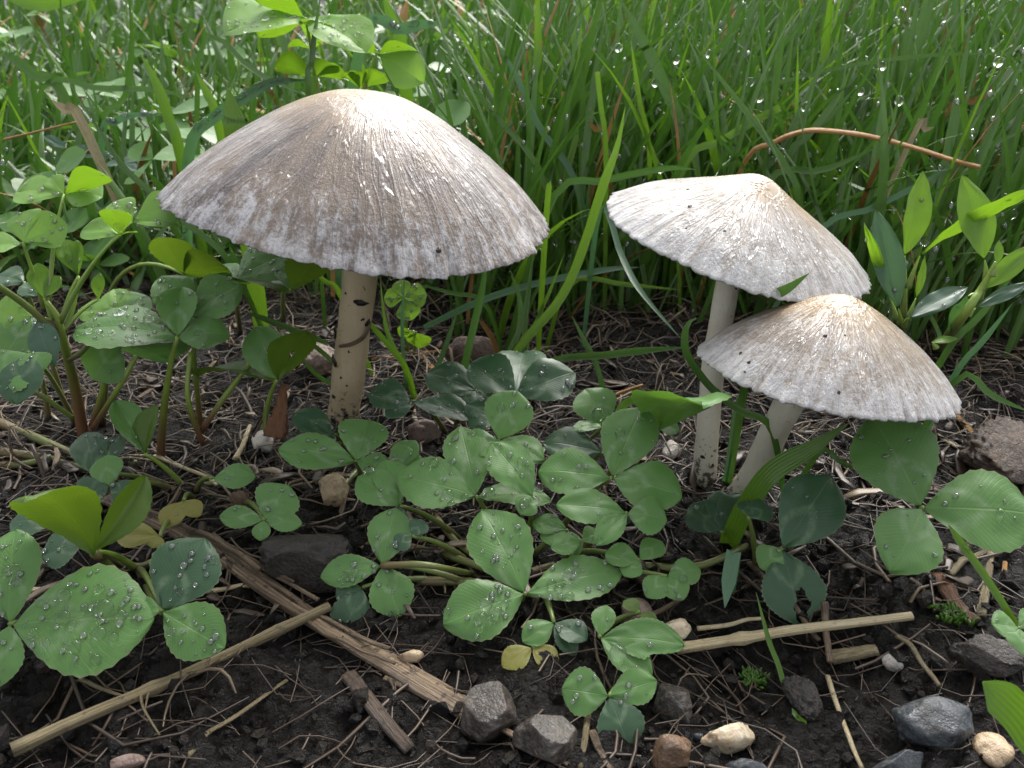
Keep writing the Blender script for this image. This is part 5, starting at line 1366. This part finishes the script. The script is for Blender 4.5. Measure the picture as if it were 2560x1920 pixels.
straw('short pale straw splinter lying on the yellow straw', [(1740, 1595), (1830, 1585), (1900, 1570)], 16, 'straw', 0.5, 'straw', 'dry_stalk', 0.10)
straw('thin cream straw leaning down towards the black stone', [(2068, 1695), (2100, 1790), (2130, 1870), (2155, 1925)], 15, 'straw', 0.7, 'straw')
straw('cream straw end showing left of the largest clover leaflet', [(40, 1476), (120, 1480), (190, 1482)], 20, 'straw', 0.6, 'straw')
straw('cream straw end pointing at the split stalk', [(500, 1484), (560, 1478), (628, 1476)], 18, 'straw', 0.6, 'straw')
straw('grey dry stem crossing under the eaten clover leaflet', [(1870, 1420), (1950, 1500), (2020, 1590), (2045, 1615)], 18, 'straw_brown', 0.6, 'straw', lift=0.05)
straw('pair of dark dry stems hanging over the yellow straw', [(2055, 1540), (2058, 1620), (2068, 1690)], 20, 'straw_brown', 0.6, 'straw', lift=0.14)
straw('weathered grey straw under the broad clover leaflet', [(2370, 1440), (2430, 1400), (2480, 1374)], 22, 'straw_olive', 0.5, 'straw')
straw('grey vertical straw end near the edge of the soil', [(2450, 1545), (2464, 1470), (2476, 1385)], 24, 'straw_olive', 0.5, 'straw')
straw('reddish straw chip standing near the grass stem', [(2508, 1478), (2510, 1440), (2512, 1408)], 15, 'straw_orange', 0.6, 'straw')
straw('thin dark straw beside the broad clover leaf, pointing down', [(2276, 1450), (2320, 1490), (2352, 1505)], 14, 'straw_brown', 0.6, 'straw')
straw('olive straw leaning over the slate stone', [(2240, 1605), (2290, 1660), (2345, 1730)], 17, 'straw_olive', 0.6, 'straw', lift=0.05)
straw('short grey wood chip beside the quartz chip', [(2078, 1650), (2130, 1642), (2190, 1632)], 52, 'straw_olive', 0.45, 'wood chip', 'wood_chip')
straw('orange-brown stick beside the bark piece', [(2390, 1045), (2440, 1110), (2490, 1185)], 18, 'straw_orange', 0.7, 'stick', 'stick')
straw('cream straw curving under the bark stick', [(2340, 1090), (2400, 1125), (2450, 1165), (2500, 1210)], 16, 'straw', 0.5, 'straw')
straw('dark flat stem below the thin twig', [(870, 1690), (940, 1780), (1025, 1880)], 46, 'bark', 0.35, 'stem', 'dry_stalk')
straw('thin dry stem under the small clover sprig', [(1470, 1790), (1462, 1850), (1450, 1925)], 18, 'straw_olive', 0.5, 'straw')
straw('brown dry leaf strip under the small clover sprig', [(1480, 1830), (1500, 1880), (1530, 1930)], 22, 'straw_brown', 0.4, 'straw')
straw('thin tan stem crossing under the bitten clover leaflet', [(1530, 1615), (1620, 1570), (1712, 1512)], 18, 'straw_brown', 0.6, 'straw', lift=0.1)
straw('tan dry stem lying left of the small pebble', [(390, 1150), (460, 1180), (520, 1205), (545, 1225)], 13, 'straw', 0.6, 'straw', lift=0.05)
straw('short yellow bract stalk beside the white quartz', [(590, 1165), (615, 1120), (628, 1080)], 15, 'straw', 0.6, 'straw', lift=0.08)
straw('grey straw on the litter right of the split stem foot', [(345, 1000), (400, 968), (430, 955)], 14, 'straw_brown', 0.6, 'straw')
straw('dry leaf strip lying left of the clover stalks', [(265, 680), (370, 672), (480, 662)], 14, 'straw_brown', 0.4, 'straw')
straw('tan dead strip behind the tall stem foot', [(930, 905), (1000, 895), (1070, 885), (1130, 878)], 16, 'straw_orange', 0.4, 'straw')
straw('curled tan root behind the tall stem foot', [(1050, 895), (1070, 915), (1090, 930)], 22, 'straw_orange', 0.5, 'root', 'root')
straw('brown bark strip leaning at the foot of the young clover', [(690, 1100, 9.15), (700, 1030, 9.3), (712, 965, 9.4)], 66, 'dead_leaf', 0.22, 'bark', 'bark_strip', rough=0.45, taper=0.75, n=14)
straw('brown curled dead leaf under the broad clover leaf tip', [(2340, 1440), (2370, 1490), (2400, 1530), (2440, 1560)], 50, 'dead_leaf', 0.22, 'dead leaf', 'dead_leaf', rough=0.4)

# ---- moss tufts
for (u, v, s), lab in zip(((2385, 1540, 60), (1880, 1705, 44), (2030, 1750, 0)), ('bright green moss tuft beside the curled dead leaf', 'tiny dark green moss tuft on the soil near the thin shoot', '')):
    if not s: continue
    c = G(u, v); a_ = Acc(); rd = random.Random(u)
    for k in range(90):
        p = c + V((rd.gauss(0, px(c, s) * 0.28), rd.gauss(0, px(c, s) * 0.28), 0)); p.z = gz(p.x, p.y)
        q = p + V((rd.gauss(0, .03), rd.gauss(0, .03), rd.uniform(.03, .10)))
        vv, ff, uv = tube([p, p.lerp(q, .5), q], [0.012, 0.018, 0.004], 5)
        a_.add(vv, ff, uv)
    tag(a_.build('moss_tuft', MT['moss'], c), lab, 'moss')

# ---- crumbs of soil and rotting fibres: far too many to count
rd = np.random.default_rng(5)
bm = bmesh.new(); bmesh.ops.create_icosphere(bm, subdivisions=1, radius=1.0)
IV = [v.co.copy() for v in bm.verts]; IF = [[v.index for v in f.verts] for f in bm.faces]; bm.free()
acc = Acc()
for k in range(9000):
    y = 3.6 + rd.random() ** 1.2 * 10.5
    x = (rd.random() * 2 - 1) * (y * 0.72 + 1.8)
    s = 0.014 + 0.075 * rd.random() ** 5.0 + (0.08 * rd.random() if rd.random() < 0.012 else 0)
    if y < 4.2: s *= 0.6
    c = V((x, y, gz(x, y) + s * 0.25))
    q = Quaternion((rd.normal(), rd.normal(), rd.normal(), rd.normal())).normalized()
    sc3 = (rd.uniform(.7, 1.3), rd.uniform(.7, 1.3), rd.uniform(.5, 1.0))
    sd = rd.random() * 50
    vv = [c + q @ V((p.x * sc3[0], p.y * sc3[1], p.z * sc3[2])) * (s * (1 + 0.9 * noise.noise(p * 1.9 + V((sd, 0, 0))))) for p in IV]
    acc.add(vv, IF, None, rd.random() ** 1.5)
tag(acc.build('soil_crumbs', MT['clod'], smooth=False), 'crumbs of wet black soil strewn over the ground', 'soil', kind='stuff')
acc = Acc()
for k in range(6400):
    y = 3.8 + rd.random() ** 0.75 * 13.5
    x = (rd.random() * 2 - 1) * (y * 0.74 + 1.8)
    if y < 8 and rd.random() < 0.55: continue
    L = 0.35 + 1.3 * rd.random() ** 2
    a = rd.random() * 6.28
    d = V((math.cos(a), math.sin(a), 0))
    s = V((-d.y, d.x, 0))
    cv = rd.normal(0, 0.25)
    lift = abs(rd.normal(0, 0.06)) + (0.3 * rd.random() if y > 9 and rd.random() < 0.3 else 0)
    pts = []
    for i in range(5):
        t = i / 4
        p = V((x, y, 0)) + d * (L * (t - .5)) + s * (cv * L * math.sin(t * 3.0))
        p.z = gz(p.x, p.y) + 0.015 + lift * (math.sin(t * 2.6) if y > 9 else 0.5)
        pts.append(p)
    r = (0.007 + 0.022 * rd.random() ** 3) * (1.0 if y > 7 else 0.7)
    vv, ff, uv = tube(pts, [r, r, r, r * .8, r * .5], 4, 0.6, False)
    acc.add(vv, ff, uv, rd.random() * (1.0 if y > 8 else 0.75))
for k in range(420):
    y = 6.5 + rd.random() * 10.5
    x = (rd.random() * 2 - 1) * (y * 0.60 + 1.0)
    L = 0.15 + 0.5 * rd.random() ** 2
    a = rd.random() * 6.28
    d = V((math.cos(a), math.sin(a), 0)); s = V((-d.y, d.x, 0))
    pts = []
    for i in range(4):
        p = V((x, y, 0)) + d * (L * (i / 3 - .5)) + s * (0.1 * L * math.sin(i))
        p.z = gz(p.x, p.y) + 0.03 + 0.08 * rd.random()
        pts.append(p)
    r = 0.03 + 0.06 * rd.random() ** 2
    vv, ff, uv = tube(pts, [r * .5, r, r * .9, r * .3], 6, 0.16, True, 0.4, k)
    acc.add(vv, ff, uv, rd.random() ** 1.3)
tag(acc.build('root_litter', MT['litter']), 'mat of dead roots and grass fibres on the soil', 'litter', kind='stuff')
# ================================================================ water
bm = bmesh.new(); bmesh.ops.create_icosphere(bm, subdivisions=3, radius=1.0)
DROP = bpy.data.meshes.new('water_droplet'); bm.to_mesh(DROP); bm.free()
DROP.polygons.foreach_set('use_smooth', np.ones(len(DROP.polygons), dtype=bool))
DROP.materials.append(MT['water'])
DROP2 = DROP.copy(); DROP2.materials.clear(); DROP2.materials.append(MT['fine_water'])
bm = bmesh.new(); bmesh.ops.create_icosphere(bm, subdivisions=2, radius=1.0)
DV = [v.co.copy() for v in bm.verts]; DF = [[v.index for v in f.verts] for f in bm.faces]; bm.free()
def place_drop(p, n, r, h, label, group):
    o = bpy.data.objects.new('water_droplet', DROP if r > 0.032 else DROP2)
    COL.objects.link(o)
    o.location = (p + n * (r * h * 0.62)) * S
    o.rotation_mode = 'QUATERNION'
    o.rotation_quaternion = n.to_track_quat('Z', 'Y')
    o.scale = (r * S, r * S, r * h * S)
    return tag(o, label, 'droplet', group)
bv = BVHTree.FromPolygons(TRI_V, TRI_F)
GRP = 'large water droplets resting on leaflets'
BIG = [(1224, 1238, 36), (1162, 1245, 20), (1118, 1242, 34), (1128, 1262, 20), (1275, 1138, 13), (1302, 1152, 18), (1318, 1160, 11), (1345, 1222, 30), (1447, 1167, 12), (1465, 1168, 12),
       (924, 1180, 26), (1335, 1255, 26), (1493, 1040, 36), (1282, 1014, 12), (1410, 1136, 10), (1174, 1082, 10), (1222, 1160, 12),
       (1214, 1512, 34), (1203, 1552, 40), (1242, 1532, 28), (1262, 1512, 22), (1228, 1548, 22), (1301, 1545, 16), (1250, 1614, 18), (1293, 1567, 14), (1170, 1545, 13),
       (1422, 1440, 36), (1440, 1430, 24), (1380, 1462, 26), (1425, 1494, 26), (1445, 1510, 30), (1376, 1495, 16), (1402, 1492, 14), (1470, 1475, 14), (1500, 1470, 13), (1525, 1465, 14), (1295, 1318, 16), (1200, 1320, 15),
       (861, 1440, 20), (888, 1432, 22), (886, 1412, 16), (1546, 1638, 46), (1625, 1612, 14), (1450, 1695, 14), (1486, 1693, 12), (1442, 1740, 14), (1432, 1755, 12),
       (262, 1523, 52), (160, 1545, 40), (165, 1490, 36), (250, 1475, 28), (188, 1618, 40), (250, 1585, 36), (285, 1595, 26), (278, 1482, 18), (182, 1562, 22), (210, 1590, 18), (230, 1520, 16), (85, 1582, 24), (115, 1610, 26), (240, 1650, 30), (300, 1560, 18), (175, 1462, 14), (212, 1520, 20),
       (38, 1424, 28), (18, 1424, 20), (45, 1455, 26), (296, 785, 28), (225, 832, 22), (250, 832, 16), (278, 835, 18), (310, 820, 12), (335, 822, 12), (238, 800, 10), (325, 848, 24), (372, 800, 26), (390, 752, 26), (350, 755, 20),
       (34, 508, 46), (210, 480, 24), (334, 528, 20), (300, 565, 30), (186, 780, 24), (60, 560, 12), (78, 500, 12), (105, 475, 12),
       (662, 50, 24), (575, 60, 12), (592, 64, 10), (615, 80, 12), (822, 100, 16), (836, 110, 12), (864, 108, 14), (895, 88, 16), (905, 122, 10), (860, 58, 10), (1018, 790, 14), (1022, 735, 10), (1050, 745, 10), (1040, 718, 9), (1030, 756, 9),
       (2212, 1142, 12), (2218, 1140, 9), (2310, 1188, 8), (2390, 1240, 14), (2500, 1284, 22), (730, 1238, 12), (705, 1226, 10), (810, 1122, 12), (760, 1128, 10), (1352, 935, 12), (1418, 955, 12), (1425, 965, 10), (1408, 972, 10), (460, 1415, 18), (450, 1440, 12), (432, 1580, 26), (540, 1590, 18)]
for (u, v, s) in BIG:
    h = bv.ray_cast(CAMP, ray(u, v).normalized())
    if h[0] is None or h[0].y > 18: continue
    n = h[1]
    if n.dot(CAMP - h[0]) < 0: n = -n
    place_drop(h[0], n, px(h[0], s) / 2, 0.72, 'clear rounded water droplet on the %s' % TRI_H[h[2]], GRP)
nbig = len([o for o in COL.objects if o.name.startswith('water_droplet')])
wr = np.random.default_rng(21)
cand = []
for pos, area, k, n0, hst in LEAFLETS:
    cnt = wr.poisson(max(0.0, 24.0 * area * k))
    for _ in range(min(cnt, 60)):
        t, u = 0.08 + 0.86 * wr.random(), (wr.random() * 2 - 1) * 0.88
        p = pos(t, u)
        a, b = pos(min(1, t + .02), u) - p, pos(t, u + .03) - p
        n = a.cross(b)
        if n.length < 1e-9: continue
        n.normalize()
        if n.z < 0: n = -n
        if n.z < 0.05: continue
        r = 0.009 + 0.020 * wr.random() ** 2.5 + (0.03 * wr.random() if wr.random() < 0.07 else 0)
        cand.append((p, n, r, 0.7, 'leaf', hst))
for path, w, k, vv in BLADES:
    if not k: continue
    cnt = wr.poisson(k * (1.0 if k < 5 else 1.6))
    for _ in range(cnt):
        i = wr.integers(1, max(2, len(path) - 1))
        i = min(i, len(path) - 1)
        if k >= 5:
            p = path[i].lerp(path[i - 1], wr.random()); d = (path[i] - path[i - 1]).normalized()
            s = d.cross(V((0, 0, 1))); s = s.normalized() if s.length > 1e-6 else V((1, 0, 0))
            n = s.cross(d); n = n if n.z > 0 else -n
            p = p + s * (w * 0.36 * (wr.random() * 2 - 1)) + n * (w * 0.06)
            cand.append((p, n.normalized(), 0.026 + 0.042 * wr.random(), 0.8, 'beaded', ''))
        else:
            # bead hanging at the edge of a blade or at its tip
            j = 3 * i + (0 if wr.random() < .5 else 2)
            p = V(vv[min(j, len(vv) - 1)])
            r = 0.028 + 0.045 * wr.random() ** 1.5
            cand.append((p, V((0, 0, -1)), r, 1.1, 'blade', ''))
def seen(c):
    q = project(c[0])
    if q is None or not (0 < q[0] < 2560 and 0 < q[1] < 1920): return -1
    return c[2] / (c[0] - CAMP).length
cand.sort(key=lambda c: -seen(c))
acc = Acc()
for i, (p, n, r, h, w, hst) in enumerate(cand):
    if i < 285 - nbig and seen((p, n, r)) > 0:
        if w == 'leaf': place_drop(p, n, r, h, 'small bright water droplet on the %s' % hst, 'small water droplets on leaves')
        elif w == 'beaded': place_drop(p, n, r, h, 'water bead on a wide blue-green grass blade', 'beads along the wide grass blades')
        else: place_drop(p, n, r, h, 'water bead hanging from the edge of a lawn grass blade', 'beads hanging in the lawn')
    else:
        q = n.to_track_quat('Z', 'Y')
        c = p + n * (r * h * 0.5)
        if (c - CAMP).length > 14:
            acc.add([c + q @ V((v.x * r, v.y * r, v.z * r * h)) for v in IV], IF)
        else:
            acc.add([c + q @ V((v.x * r, v.y * r, v.z * r * h)) for v in DV], DF)
tag(acc.build('fine_droplets', MT['fine_water']), 'fine rain droplets scattered over leaves and grass', 'water', kind='stuff')
